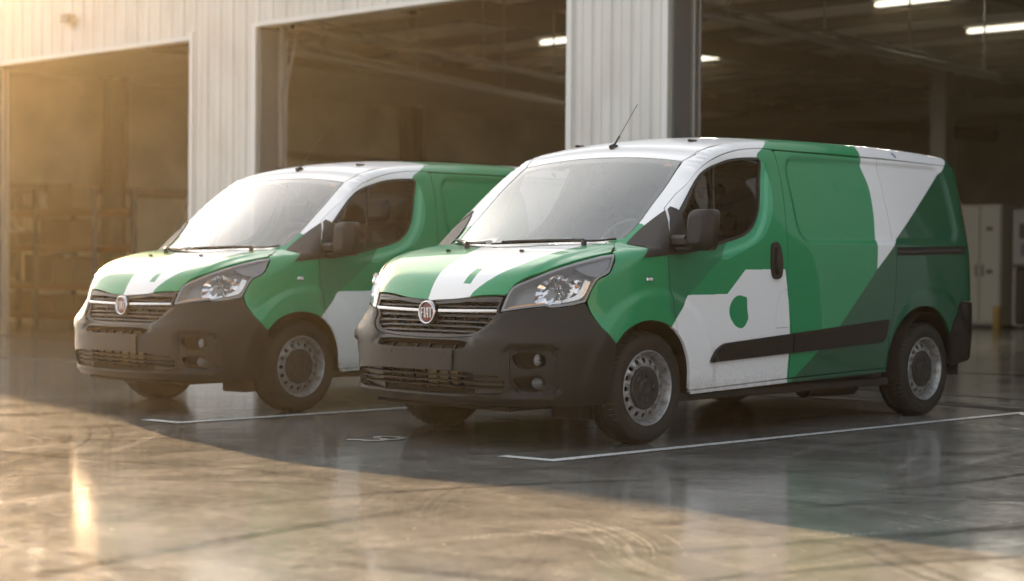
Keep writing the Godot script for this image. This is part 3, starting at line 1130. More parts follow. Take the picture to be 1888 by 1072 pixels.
	# --- side repeaters
	for s: float in [-1.0, 1.0]:
		var rp := solve(MODE_SIDE, -.067, .971)
		var c: Vector3 = rp[0]
		c.z *= s
		bx("side_repeater", c + Vector3(0, 0, .004 * s), Vector3(.058, .028, .014), M.chrome, van, .006)
		bx("side_repeater_lens", c + Vector3(0, 0, .010 * s), Vector3(.044, .018, .010), M.white_enamel, van.get_child(van.get_child_count() - 1), .004)
	# --- underside
	var floor_n := bx("underbody", Vector3(1.45, .33, 0), Vector3(4.4, .14, 1.62), M.under, van, .03)
	for s: float in [-1.0, 1.0]:
		bx("sill_beam", Vector3(1.45, .262, s * .875), Vector3(2.35, .05, .07), M.under, floor_n, .01)
	bx("splash_shield", Vector3(-.50, .226, 0), Vector3(.56, .035, 1.05), M.under, van, .01)
	bx("splash_flap", Vector3(-.33, .200, .62), Vector3(.16, .10, .22), M.under, van, .01, .1)
	bx("splash_flap", Vector3(-.33, .200, -.62), Vector3(.16, .10, .22), M.under, van, .01, -.1)
	st = begin()
	tube(st, [Vector3(.4, .24, .25), Vector3(2.0, .22, .3), Vector3(3.0, .23, .5), Vector3(3.7, .26, .55)], .035, 10)
	tube(st, [Vector3(2.15, .235, .52), Vector3(2.62, .235, .60)], .085, 12)
	done("exhaust", st, M.under, van)
	for x: float in [0.0, 3.098]:
		st = begin()
		tube(st, [Vector3(x, .31, -.72), Vector3(x, .31, .72)], .05, 10)
		done("axle", st, M.under, van)
		for s: float in [-1.0, 1.0]:
			st = begin()                                     # arch liner
			for k in 18:
				var a0 := deg_to_rad(lerpf(-8, 188, k / 18.0))
				var a1 := deg_to_rad(lerpf(-8, 188, (k + 1) / 18.0))
				var e0 := Vector3(cos(a0), sin(a0), 0) * .408
				var e1 := Vector3(cos(a1), sin(a1), 0) * .408
				var c := Vector3(x, .33, 0)
				quad(st, c + e0 + Vector3(0, 0, s * .55), c + e1 + Vector3(0, 0, s * .55), c + e1 + Vector3(0, 0, s * .945), c + e0 + Vector3(0, 0, s * .945), -(e0 + e1).normalized())
				quad(st, c + Vector3(0, 0, s * .55), c + e0 + Vector3(0, 0, s * .55), c + e1 + Vector3(0, 0, s * .55), c + e1 * .5 + Vector3(0, 0, s * .55), Vector3(0, 0, s))
			done("arch_liner", st, M.under, van)
	build_wheels(van)
	build_cab(van)
	return van

func build_front(van: Node3D) -> void:
	# bumper outline, half of it, in (degrees, height)
	var up_half := [[46.6, .836], [47.6, .805], [48.6, .760], [51.0, .706], [53.2, .660], [55.8, .601]]
	var right: Array = []
	right.append_array(FD([3.2, .628]))
	var gr := curve(FD([3.2, .626, 10.0, .630, 16.0, .638, 18.6, .655, 21.1, .693, 23.0, .745, 24.1, .777]), 4)
	var hl_low := curve(FD([24.1, .777, 29.8, .797, 33.0, .806, 36.2, .814]), 3)
	var hl_low2 := curve(FD([36.2, .814, 37.6, .805, 42.4, .817, 46.6, .836]), 3)
	var side := curve(FD([46.6, .836, 47.4, .81, 48.6, .760, 51.0, .706, 53.2, .660, 55.8, .601]), 3)
	var arch := FD([55.3, .50, 54.3, .42, 53.7, .33, 53.4, .262])
	var low := FD([50.0, .250, 40.0, .247, 25.0, .247, 10.0, .247, 0.0, .247])
	var half := joined([gr, hl_low, hl_low2, side, arch, low])
	var full := half.duplicate()
	full.append_array(flipped(half))
	full = joined([full])
	var thin := joined([FD([-16.3, .607, -15.8, .572, -13.5, .566, 13.5, .566, 15.6, .572, 16.4, .607, 13.0, .614, -13.0, .614])])
	var lower := joined([curve(FD([-24.5, .428, -16.0, .437, 0.0, .441, 16.0, .437, 24.5, .428]), 4), curve(FD([24.5, .428, 26.6, .40, 26.8, .35, 25.6, .318, 22.0, .310]), 4), curve(FD([22.0, .310, 8.0, .305, -8.0, .305, -22.0, .310]), 4), curve(FD([-22.0, .310, -25.6, .318, -26.8, .35, -26.6, .40, -24.5, .428]), 4)])
	var bezel := joined([curve(FD([28.3, .572, 32.9, .590, 36.4, .590, 38.0, .578, 38.9, .53]), 4), curve(FD([38.9, .53, 40.0, .46, 40.6, .395, 39.8, .362, 36.5, .330]), 4), curve(FD([36.5, .330, 33.0, .318, 30.0, .325, 28.6, .37, 27.8, .46, 28.3, .572]), 4)])
	var pock1 := loop(FD([28.6, .540, 31.0, .556, 34.4, .553, 36.4, .536, 36.6, .490, 34.5, .466, 31.0, .463, 29.2, .49]), 3)
	var pock2 := loop(FD([29.2, .412, 32.5, .424, 35.6, .422, 36.9, .385, 36.2, .342, 33.0, .334, 30.4, .345, 29.0, .38]), 3)
	var bm := sheet(MODE_FRONT, grown(full, -.0025), [thin, lower, bezel, flipped(bezel)], .022, 0.0, .035)
	var bumper := inst("front_bumper", mesh_of(bm), M.plastic, van)
	# fog lamp surrounds (second level: part of the bumper)
	var bz := sheet(MODE_FRONT, grown(bezel, -.002), [pock1, pock2], .018, -.006, .075)
	both("fog_lamp_surround", bz, M.plastic, bumper)
	for p in [pock1, pock2]: both("fog_lamp_pocket", sheet(MODE_FRONT, grown(p, .004), [], .03, -.075, 0.0), M.void, bumper)
	for s: float in [1.0, -1.0]:
		for y: float in [.511, .379]:
			var c := surf(MODE_FRONT, deg_to_rad(34.7) * FS, y, -.030)
			c.z *= s
			var st := begin()
			var prof: Array = []
			for k in 7: prof.append(Vector2(.036 * sin(PI * .5 * k / 6.0), .026 * cos(PI * .5 * k / 6.0)))
			prof.append(Vector2(.036, -.03))
			lathe(st, prof, 18)
			var o := done("fog_lamp", st, M.lens, bumper)
			o.position = c
			o.basis = Basis.looking_at(Vector3(.85, .0, -.55 * s).normalized(), Vector3.UP).scaled_local(Vector3(1.0 if y < .45 else .62, 1, 1))
			st = begin()
			lathe(st, [Vector2(.006, -.045), Vector2(.020, -.034), Vector2(.033, -.006)], 18)
			var rf := done("fog_reflector", st, M.fog_mirror, bumper)
			rf.position = c
			rf.basis = o.basis
	# openings: dark backs, bars and ribs
	inst("intake_back", mesh_of(sheet(MODE_FRONT, grown(thin, .006), [], .05, -.05, 0.0)), M.void, bumper)
	inst("intake_back", mesh_of(sheet(MODE_FRONT, grown(lower, .006), [], .05, -.10, 0.0)), M.void, bumper)
	var front_bar := func(d0: float, d1: float, y0: float, y1: float, off: float, h: float, dep: float, called: String, m: Material, parent: Node) -> void:
		var poly := PackedVector2Array()
		var n := 12
		for k in n + 1: poly.append(Vector2(deg_to_rad(lerpf(d0, d1, float(k) / n)) * FS, lerpf(y0, y1, float(k) / n) - h / 2))
		for k in n + 1: poly.append(Vector2(deg_to_rad(lerpf(d1, d0, float(k) / n)) * FS, lerpf(y1, y0, float(k) / n) + h / 2))
		inst(called, mesh_of(sheet(MODE_FRONT, poly, [], .06, off, dep)), m, parent)
	for d: float in [-11.5, -7.0, -2.4, 2.4, 7.0, 11.5]: front_bar.call(d - .18, d + .18, .59, .59, -.030, .05, .02, "intake_rib", M.black, bumper)
	for y: float in [.407, .374, .341]: front_bar.call(-26.2, 26.2, y, y, -.024, .009, .03, "intake_bar", M.plastic, bumper)
	for k in 9: front_bar.call(-1.2, 11.0, .322 + .0125 * k, .322 + .0125 * k, -.075, .0055, .004, "radiator_fin", M.brass, bumper)
	for d: float in [-19.0, -14.0, -9.4, -4.8, -.2, 4.2, 8.4, 12.5]: front_bar.call(d - .16, d + .16, .373, .373, -.060, .125, .02, "intake_rib", M.black, bumper)
	for s: float in [-1.0, 1.0]: front_bar.call(s * 17.0, s * 26.5, .373, .373, -.055, .13, .01, "intake_blank", M.dark_grey, bumper)
	# number plate holder
	var plate := PackedVector2Array(FD([-12.5, .440, 0, .441, 12.4, .444, 12.4, .560, 0, .558, -12.5, .556]))
	var ph := inst("number_plate_holder", mesh_of(sheet(MODE_FRONT, plate, [], .05, .014, .016)), M.plastic, van)
	for d: float in [-9.5, 9.5]:
		var p := surf(MODE_FRONT, deg_to_rad(d) * FS, .535, .014)
		bx("screw", p, Vector3(.008, .014, .014), M.black, ph, .003)
	# grille
	var lid := PackedVector2Array()                          # the bonnet's front edge, in the front sheet's plane
	for q in bonnet_nose:
		var p := surf(MODE_TOP, q.x, q.y)
		lid.append(Vector2(atan2(p.z, .3 - p.x) * FS, p.y - .002))
	lid = rev(lid)
	var ghalf := joined([lid, FD([24.3, .83]), FD([23.9, .780]), rev(gr), FD([0.0, .626])])
	var gfull := joined([ghalf, flipped(ghalf)])
	var inner := grown(gfull, -.016)
	var grille := inst("radiator_grille", mesh_of(sheet(MODE_FRONT, grown(gfull, -.003), [inner], .025, -.004, .05)), M.dark_grey, van)
	inst("grille_back", mesh_of(sheet(MODE_FRONT, inner, [], .05, -.060, 0.0)), M.void, grille)
	front_bar.call(-24.0, 24.0, .842, .846, -.004, .016, .03, "grille_header", M.dark_grey, grille)
	var rows := [[.752, 22.9], [.724, 21.8], [.697, 20.4], [.670, 18.5], [.648, 16.0]]
	for r in rows: front_bar.call(-r[1], r[1], r[0] - .001, r[0], -.016, .0095, .03, "grille_bar", M.dark_grey, grille)
	front_bar.call(-23.6, 23.6, .812, .814, -.018, .007, .03, "grille_bar", M.dark_grey, grille)
	for k in 11: front_bar.call(-20.0 + 4.0 * k - .14, -20.0 + 4.0 * k + .14, .74, .74, -.040, .20, .012, "grille_rib", M.black, grille)
	for s: float in [-1.0, 1.0]: front_bar.call(s * 3.9, s * 23.4, .779, .7855, .004, .0155, .02, "chrome_strip", M.chrome, grille)
	# round badge
	var bp := surf(MODE_FRONT, 0.0, .766)
	var bb := Transform3D(Basis(Vector3(0, 0, 1), Vector3(0, 1, 0), Vector3(-1, 0, 0)), Vector3(bp.x - .006, .766, 0))
	var st := begin()
	lathe(st, [Vector2(.0, -.03), Vector2(.071, -.03), Vector2(.071, .004), Vector2(.068, .014), Vector2(.063, .018), Vector2(.057, .014), Vector2(.054, .006)], 40)
	var ring := done("badge_ring", st, M.chrome, grille)
	ring.transform = bb
	st = begin()
	lathe(st, [Vector2(.056, .006), Vector2(.04, .009), Vector2(.0, .010)], 40)
	var disc := done("badge_disc", st, M.badge_red, grille)
	disc.transform = bb
	st = begin()
	var w := .0062
	var letters := [[[0, 0], [0, 1]], [[0, .96], [.75, .96]], [[0, .5], [.6, .5]], [[1.25, 0], [1.25, 1]], [[1.8, 0], [2.1, 1]], [[2.1, .96], [2.6, .96]], [[2.6, 1], [2.6, 0]], [[1.9, .38], [2.6, .38]], [[3.0, .96], [4.1, .96]], [[3.55, .96], [3.55, 0]]]
	for l in letters:
		var a := Vector2(l[0][0] - 2.05, l[0][1] - .5)
		var b := Vector2(l[1][0] - 2.05, l[1][1] - .5)
		var sc := Vector2(.0215, .058)
		a *= sc
		b *= sc
		var d := b - a
		box(st, Transform3D(Basis(Vector3(0, 0, 1), atan2(d.y, d.x)), Vector3((a.x + b.x) / 2, (a.y + b.y) / 2, .011)), Vector3(d.length() + w * .4, w, .005), .001)
	var tx := done("badge_lettering", st, M.chrome, grille)
	tx.transform = bb
	# headlights
	var hl := joined([curve(FD([24.3, .781, 24.9, .825, 26.2, .905, 28.0, .938, 31.3, .968, 36.3, 1.013, 43.9, 1.066, 52.0, 1.107]), 3), FD([57.0, 1.121]), curve(FD([57.0, 1.121, 55.4, 1.06, 53.8, 1.005, 50.7, .971, 48.8, .921, 46.9, .841]), 3), rev(hl_low2), rev(hl_low)])
	hl = grown(hl, -.004)
	var lens_s := sheet(MODE_FRONT, hl, [], .03, .001, 0.0)
	var hous := sheet(MODE_FRONT, hl, [grown(hl, -.012)], .03, -.002, .075)
	var bowl := sheet(MODE_FRONT, grown(hl, .002), [], .03, -.070, 0.0)
	var heads := both("headlight", hous, M.housing, van)
	both("headlight_lens", lens_s, M.lens, heads[0], heads[1])
	both("headlight_bowl", bowl, M.housing, heads[0], heads[1])
	# grey blade over the rear third, chrome swoosh under it, amber strip along the foot
	both("headlight_blade", sheet(MODE_FRONT, joined([FD([43.5, 1.045, 52.0, 1.088, 55.4, 1.103, 53.4, 1.015, 50.2, .985, 47.0, 1.0]), []]), [], .03, -.018, .04), M.housing, heads[0], heads[1])
	both("headlight_trim", sheet(MODE_FRONT, joined([curve(FD([48.4, .955, 47.2, .90, 45.6, .862, 42.0, .842, 37.6, .828]), 4), curve(FD([37.6, .834, 41.5, .856, 44.2, .878, 45.6, .915, 46.8, .968]), 4)]), [], .03, -.012, .035), M.chrome, heads[0], heads[1])
	both("indicator", sheet(MODE_FRONT, joined([FD([26.2, .795, 31.0, .812, 36.0, .826, 36.0, .838, 31.0, .828, 26.0, .812])]), [], .03, -.020, .02), M.amber, heads[0], heads[1])
	for i in 2:
		var zs := 1.0 if i == 0 else -1.0
		# broad faceted reflector, wider than tall, with a dark bulb shield on its inner side
		var c := surf(MODE_FRONT, deg_to_rad(38.2) * FS, .908, -.020)
		c.z *= zs
		var fw := Vector3(-.86, .08, .50 * zs).normalized()
		var bas := Basis.looking_at(-fw, Vector3.UP)
		var tilt := Basis(Vector3(0, 0, 1), .50 * zs)
		st = begin()
		var N := 26
		var rings: Array = []
		var rr := [.014, .030, .052, .075, .098]
		var dd := [-.056, -.050, -.036, -.018, .0]
		for q in rr.size():
			var circle: Array = []
			for k in N:
				var a := TAU * k / N
				var e: float = rr[q] * (1.0 + .30 * absf(cos(a))) * (.86 if sin(a) > .2 else 1.0)
				var wob: float = .0055 * (1.0 if k % 2 == 0 else -1.0) * (q / 4.0) + (.004 * sin(a * 3.0) if q > 1 else 0.0)
				circle.append(tilt * Vector3(cos(a) * e, sin(a) * e * .84, dd[q] + wob))
			rings.append(circle)
		for q in rr.size() - 1:
			for k in N:
				var k2 := (k + 1) % N
				var p := [rings[q][k], rings[q][k2], rings[q + 1][k2], rings[q + 1][k]]
				for t in [[p[0], p[1], p[2]], [p[0], p[2], p[3]]]:
					var fnm: Vector3 = (t[1] - t[0]).cross(t[2] - t[0]).normalized()
					if fnm.z < 0.0: fnm = -fnm
					tri_n(st, [t[0], fnm], [t[1], fnm], [t[2], fnm])
		var rfl := done("headlight_reflector", st, M.reflector, heads[i])
		rfl.position = c
		rfl.basis = bas
		st = begin()
		tube(st, [Vector3(.01, 0, -.058), Vector3(.01, 0, -.018)], .012, 10, .010)
		box(st, Transform3D(Basis(Vector3(0, 0, 1), .5 * zs), Vector3(.028, .012, -.026)), Vector3(.004, .17, .03), .001)
		box(st, Transform3D(Basis(Vector3(0, 0, 1), -.9 * zs), Vector3(-.03 * zs, .02, -.030)), Vector3(.003, .10, .02), .001)
		var sh := done("bulb_shield", st, M.cap, heads[i])
		sh.position = c
		sh.basis = bas
		# small second chamber behind the trim
		var c2 := surf(MODE_FRONT, deg_to_rad(44.6) * FS, .930, -.030)
		c2.z *= zs
		st = begin()
		lathe(st, [Vector2(.006, -.03), Vector2(.022, -.022), Vector2(.036, -.004), Vector2(.040, .0)], 14)
		var r2 := done("headlight_reflector", st, M.reflector, heads[i])
		r2.position = c2
		r2.basis = bas
		st = begin()
		box(st, Transform3D(bas, c2 + fw * .004), Vector3(.030, .020, .016), .006)
		done("indicator_bulb", st, M.amber, heads[i])

func build_mirrors(van: Node3D) -> void:
	for s: float in [1.0, -1.0]:
		var m := node("door_mirror", van)
		if s < 0.0:                                           # the off-side mirror is folded back
			m.position = Vector3(.43, -.03, -.955) - Basis(Vector3.UP, -1.2) * Vector3(.26, 0, -.985)
			m.rotation.y = -1.2
		var st := begin()
		# shell: a rounded box, swept in slices from its flat back (glass) to its domed front
		var c := Vector3(.232, 1.262, 1.112)
		var sl := 9
		var prof: Array = []
		for k in sl + 1:
			var t := float(k) / sl
			prof.append([-.068 + .136 * t, sqrt(1.0 - pow(1.0 - clampf(t * 1.6, 0.0, 1.0), 2.4))])
		var ring_of := func(x: float, k: float) -> Array:
			var out: Array = []
			for q in 24:
				var a := TAU * q / 24.0
				var ca := cos(a)
				var sa := sin(a)
				var e := 0.34
				var zz := signf(ca) * pow(absf(ca), e) * .080 * (.60 + .40 * k)
				var yy := signf(sa) * pow(absf(sa), e) * .123 * (.62 + .38 * k)
				zz += .012 * (yy / .12)
				out.append(c + Vector3(x, yy, zz))
			return out
		var rings: Array = []
		for p in prof: rings.append(ring_of.call(p[0], p[1]))
		for k in sl:
			for q in 24:
				var q2 := (q + 1) % 24
				var quad_p := [rings[k][q], rings[k][q2], rings[k + 1][q2], rings[k + 1][q]]
				var l: Array = []
				for v: Vector3 in quad_p:
					var o := v - c
					var nn := Vector3(clampf(o.x * 6.0 - .75, -1.0, .0) if o.x < .02 else 0.0, pow(absf(o.y) / .12, 2.6) * signf(o.y), pow(absf(o.z) / .09, 2.6) * signf(o.z)).normalized()
					l.append([Vector3(v.x, v.y, v.z * s), Vector3(nn.x, nn.y, nn.z * s)])
				tri_n(st, l[0], l[1], l[2])
				tri_n(st, l[0], l[2], l[3])
		for q in 24:                                         # front cap
			var l: Array = []
			for v: Vector3 in [c + Vector3(-.070, 0, 0), rings[0][q], rings[0][(q + 1) % 24]]: l.append([Vector3(v.x, v.y, v.z * s), Vector3(-1, 0, 0)])
			tri_n(st, l[0], l[1], l[2])
		done("mirror_shell", st, M.plastic, m)
		st = begin()
		for q in 24:
			var l: Array = []
			for v: Vector3 in [c + Vector3(.062, 0, 0), c + (rings[sl][q] - c) * .94, c + (rings[sl][(q + 1) % 24] - c) * .94]: l.append([Vector3(c.x + .062, v.y, v.z * s), Vector3(1, 0, 0)])
			tri_n(st, l[0], l[1], l[2])
		done("mirror_glass", st, M.chrome, m)
		st = begin()
		box(st, at(Vector3(.205, 1.195, s * .985)), Vector3(.11, .075, .16), .02)
		box(st, at(Vector3(.20, 1.150, s * 1.03)), Vector3(.09, .035, .12), .012)
		done("mirror_arm", st, M.plastic, m)
		# black triangular plate that carries it
		var S := sheet(MODE_SIDE, PackedVector2Array(V([.1265, 1.117, .287, 1.122, .303, 1.26, .292, 1.402, .270, 1.383, .1985, 1.2965, .1525, 1.223, .1265, 1.15])), [], .018, .008, .012)
		inst("mirror_plate", mesh_of(S, s < 0.0), M.black, van)

func build_wheels(van: Node3D) -> void:
	var proto: Node3D = null
	for w in [[0.0, .808, 0.0], [3.098, .814, .35], [0.0, -.808, 1.1], [3.098, -.814, 2.0]]:
		var o: Node3D
		if proto == null:
			o = make_wheel()
			proto = o
		else:
			o = proto.duplicate()
		o.name = numbered("wheel", van)
		van.add_child(o, true)
		o.position = Vector3(w[0], .331, w[1])
		o.basis = Basis(Vector3.UP, PI if w[1] < 0.0 else 0.0) * Basis(Vector3(0, 0, 1), w[2])

func make_wheel() -> Node3D:
	var wheel := Node3D.new()
	wheel.name = "wheel"
	var st := begin()
	# tyre: bead, sidewall, shoulder, tread with grooves; outer face towards +z
	var prof := [Vector2(.214, .088), Vector2(.222, .094), Vector2(.236, .100), Vector2(.262, .1065), Vector2(.268, .1075), Vector2(.270, .1065), Vector2(.290, .105), Vector2(.306, .099), Vector2(.309, .0995), Vector2(.320, .092), Vector2(.328, .081), Vector2(.3325, .068), Vector2(.3345, .055), Vector2(.3345, .052), Vector2(.326, .050), Vector2(.326, .044), Vector2(.336, .042), Vector2(.3365, .020), Vector2(.328, .018), Vector2(.328, .010), Vector2(.337, .008), Vector2(.337, -.008), Vector2(.328, -.010), Vector2(.328, -.018), Vector2(.3365, -.020), Vector2(.336, -.042), Vector2(.326, -.044), Vector2(.326, -.050), Vector2(.3345, -.052), Vector2(.3325, -.068), Vector2(.320, -.092), Vector2(.290, -.105), Vector2(.24, -.10), Vector2(.214, -.088)]
	var treads := func(k: int, i: int) -> float:
		if i >= 9 and i <= 13: return .0045 if k % 3 == 0 else 0.0
		if i >= 16 and i <= 21: return .0040 if k % 3 == 1 else 0.0
		if i >= 28 and i <= 30: return .0045 if k % 3 == 0 else 0.0
		return 0.0
	lathe(st, prof, 180, Vector3.ZERO, treads)
	done("tyre", st, M.rubber, wheel)
	# steel rim: lip, well, then a dished disc with a ring of round holes
	st = begin()
	lathe(st, [Vector2(.208, .070), Vector2(.2165, .090), Vector2(.2225, .097), Vector2(.2235, .100), Vector2(.220, .1035), Vector2(.2155, .101), Vector2(.212, .092), Vector2(.2065, .080), Vector2(.2015, .066), Vector2(.1985, .045), Vector2(.197, .036)], 72)
	lathe(st, [Vector2(.205, .07), Vector2(.20, -.05), Vector2(.19, -.08)], 48)
	var rim := done("rim", st, M.steel, wheel)
	st = begin()
	var zf := func(r: float) -> float: return hermite(r, [.10, .128, .145, .165, .185, .199], [.064, .070, .073, .067, .052, .038])
	var N := 16
	var hole_r := .0165
	var hole_w := .0155
	var rc := .1615
	for k in N:
		for hs: float in [-1.0, 1.0]:
			var c := TAU * k / N
			var d := hs * PI / N
			var poly := PackedVector2Array()
			var polar := func(r: float, a: float) -> Vector2: return Vector2(cos(a), sin(a)) * r
			for q in 4: poly.append(polar.call(.100, c + d * q / 3.0))
			for r: float in [.115, .135, .160, .182]: poly.append(polar.call(r, c + d))
			for q in 4: poly.append(polar.call(.199, c + d * (3 - q) / 3.0))
			for q in 9:
				var t := PI * q / 8.0
				poly.append(polar.call(rc + hole_r * cos(t), c + hs * hole_w * sin(t) / rc))
			var tri := Geometry2D.triangulate_polygon(poly)
			var l: Array = []
			for p in poly:
				var r := p.length()
				var dz: float = (zf.call(r + .002) - zf.call(r - .002)) / .004
				l.append([Vector3(p.x, p.y, zf.call(r)), Vector3(-p.x / r * dz, -p.y / r * dz, 1).normalized()])
			for q in tri.size() / 3: tri_n(st, l[tri[3 * q]], l[tri[3 * q + 1]], l[tri[3 * q + 2]])
			for q in range(12, 20):                          # the hole's wall
				var a: Vector3 = l[q][0]
				var b: Vector3 = l[q + 1][0]
				var hc := Vector3(cos(c) * rc, sin(c) * rc, 0)
				var nn := (hc - (a + b) / 2)
				nn.z = 0
				quad(st, a, b, b - Vector3(0, 0, .012), a - Vector3(0, 0, .012), nn.normalized())
	done("wheel_disc", st, M.steel, rim)
	st = begin()
	lathe(st, [Vector2(.193, .025), Vector2(.02, .020)], 40)
	done("brake_backing", st, M.void, rim)
	# centre cap with moulded bolt heads
	st = begin()
	lathe(st, [Vector2(.1265, .068), Vector2(.127, .078), Vector2(.122, .084), Vector2(.112, .085), Vector2(.080, .079), Vector2(.046, .080), Vector2(.042, .086), Vector2(.034, .088), Vector2(.030, .082), Vector2(.0, .080)], 56)
	for k in 5:
		var a := TAU * k / 5.0
		var c := Vector3(cos(a) * .078, sin(a) * .078, 0)
		lathe(st, [Vector2(.021, .078), Vector2(.020, .086), Vector2(.016, .090), Vector2(.0, .091)], 12, c)
		box(st, Transform3D(Basis(Vector3(0, 0, 1), a + TAU / 10.0), Vector3(cos(a + TAU / 10.0) * .082, sin(a + TAU / 10.0) * .082, .083)), Vector3(.055, .010, .006), .002)
	done("centre_cap", st, M.cap, wheel)
	return wheel

func build_cab(van: Node3D) -> void:
	var cab := node("cab_interior", van)
	# bulkhead, floor, dash
	bx("bulkhead", Vector3(1.46, 1.06, 0), Vector3(.03, 1.48, 1.44), M.fascia, cab, .005)
	bx("cab_floor", Vector3(.65, .42, 0), Vector3(1.7, .05, 1.6), M.seat, cab, .005)
	var st := begin()
	var prof := V([-.26, 1.10, -.10, 1.125, .10, 1.13, .22, 1.10, .27, 1.04, .27, .90, .20, .80, .05, .62, -.2, .6])
	for k in prof.size() - 1:
		var a: Vector2 = prof[k]
		var b: Vector2 = prof[k + 1]
		var n := Vector3(-(b.y - a.y), b.x - a.x, 0).normalized()
		var h0 := .62 if k == 0 else .74
		quad(st, Vector3(a.x, a.y, -h0), Vector3(b.x, b.y, -.74), Vector3(b.x, b.y, .74), Vector3(a.x, a.y, h0), n)
	done("dashboard", st, M.dash, cab)
	bx("instrument_cowl", Vector3(.10, 1.155, .40), Vector3(.22, .06, .34), M.dash, cab, .025)
	# steering wheel, left seat's
	st = begin()
	var pts: Array = []
	var tilt := Basis(Vector3(0, 0, 1), deg_to_rad(-28))
	for k in 33:
		var a := TAU * k / 32.0
		pts.append(Vector3(.36, 1.16, .40) + tilt * Vector3(0, cos(a) * .19, sin(a) * .19))
	tube(st, pts, .016, 8)
	tube(st, [Vector3(.36, 1.16, .40) + tilt * Vector3(-.02, 0, -.18), Vector3(.36, 1.16, .40) + tilt * Vector3(-.02, 0, .18)], .018, 8)
	tube(st, [Vector3(.36, 1.16, .40), Vector3(.12, 1.02, .40)], .04, 8)
	done("steering_wheel", st, M.fascia, cab)
	# seats: one for the driver, a double bench beside
	for s in [[.42, .48], [-.12, .44], [-.52, .40]]:
		var seat := node("seat", cab)
		st = begin()
		box(st, at(Vector3(.82, .78, s[0])), Vector3(.50, .16, s[1]), .05)
		box(st, Transform3D(Basis(Vector3(0, 0, 1), -.22), Vector3(1.13, 1.10, s[0])), Vector3(.14, .62, s[1]), .05)
		box(st, Transform3D(Basis(Vector3(0, 0, 1), -.22), Vector3(1.20, 1.50, s[0])), Vector3(.09, .18, .26), .035)
		done("upholstery", st, M.seat, seat)
	bx("rear_view_sensor", Vector3(.60, 1.665, 0), Vector3(.06, .07, .10), M.black, cab, .02)

# ---------------------------------------------------------------- yard
func flat(called: String, pts: Array, y: float, m: Material, parent: Node = self) -> MeshInstance3D:
	var st := begin()
	var poly := PackedVector2Array(pts)
	var t := Geometry2D.triangulate_polygon(poly)
	for k in t.size() / 3:
		var l: Array = []
		for q in 3: l.append([Vector3(poly[t[3 * k + q]].x, y, poly[t[3 * k + q]].y), Vector3.UP])
		tri_n(st, l[0], l[1], l[2])
	return done(called, st, m, parent)

func strip_line(called: String, pts: Array, w: float, y: float, m: Material) -> MeshInstance3D:
	var st := begin()
	for k in pts.size() - 1:
		var a: Vector2 = pts[k]
		var b: Vector2 = pts[k + 1]
		var d := (b - a).normalized()
		var pv: Vector2 = (a - pts[k - 1]).normalized() if k > 0 else d
		var nx: Vector2 = (pts[k + 2] - b).normalized() if k < pts.size() - 2 else d
		var na := (d + pv).orthogonal()
		var nb := (d + nx).orthogonal()
		na = na.normalized() / maxf(.5, na.normalized().dot(d.orthogonal())) * w / 2
		nb = nb.normalized() / maxf(.5, nb.normalized().dot(d.orthogonal())) * w / 2
		quad(st, Vector3(a.x - na.x, y, a.y - na.y), Vector3(b.x - nb.x, y, b.y - nb.y), Vector3(b.x + nb.x, y, b.y + nb.y), Vector3(a.x + na.x, y, a.y + na.y), Vector3.UP)
	return done(called, st, m)

func build_ground() -> void:
	var g := flat("ground", V([-160, -160, 160, -160, 160, 160, -160, 160]), 0.0, M.ground)
	tag(g, "", "", "", "structure")
	var a := flat("apron_slab", V([2.1, -16.0, 2.12, -10.0, 4.32, .40, 4.60, 2.0, 4.8, 14.0, 5.0, 14.0, 5.0, -22.0, 2.0, -22.0]), .002, M.apron)
	tag(a, "", "", "", "structure")
	var d := strip_line("drain_channel", V([1.95, -16.0, 2.02, -10.0, 4.16, .36, 4.05, 1.17, 4.0, 14.0]), .22, .004, M.under)
	tag(d, "", "", "", "structure")
	for l in [[[-1.12, .80, -1.075, 1.135, 3.79, 1.292, 3.62, 1.44], .085], [[-1.24, -2.36, -1.21, -2.03, .72, -1.95, 4.2, -1.80], .085]]:
		var o := strip_line("bay_line", V(l[0]), l[1], .0045, M.line if l[1] > .05 else M.line_worn)
		tag(o, "", "", "", "structure")
	var num := strip_line("bay_numeral", V([-1.132, -.464, -1.092, -.403, -1.09, -.326, -1.032, -.287, -.975, -.305, -.945, -.352, -.951, -.415]), .048, .0035, M.line_worn)
	tag(num, "", "", "", "structure")
	num = strip_line("bay_numeral", V([-.951, -.40, -.90, -.455, -.866, -.45, -.826, -.393, -.838, -.300, -.905, -.255, -.992, -.274]), .048, .006, M.line_worn)
	tag(num, "", "", "", "structure")

# ---------------------------------------------------------------- depot
func cladding(called: String, z0: float, z1: float, y0: float, top: Callable, parent: Node) -> MeshInstance3D:
	# ribbed sheet: wide flats, a narrow pressed groove every 245 mm
	var st := begin()
	var P := .245
	var zs: Array = [[z0, 0.0]]
	var k := int(floor(z0 / P)) - 1
	while k * P < z1 + P:
		var b := k * P
		for q in [[.0, .0], [.014, .015], [.048, .015], [.062, .0], [.118, .0], [.124, -.006], [.132, -.006], [.138, .0]]:
			var z: float = b + q[0]
			if z > z0 + .004 and z < z1 - .004: zs.append([z, q[1]])
		k += 1
	zs.append([z1, 0.0])
	for i in zs.size() - 1:
		var a: float = zs[i][0]
		var b: float = zs[i + 1][0]
		var xa: float = FACADE + zs[i][1]
		var xb: float = FACADE + zs[i + 1][1]
		var n := Vector3(-(b - a), 0, xb - xa).normalized()
		quad(st, Vector3(xa, y0, a), Vector3(xb, y0, b), Vector3(xb, top.call(b), b), Vector3(xa, top.call(a), a), n)
	return done(called, st, M.clad, parent)

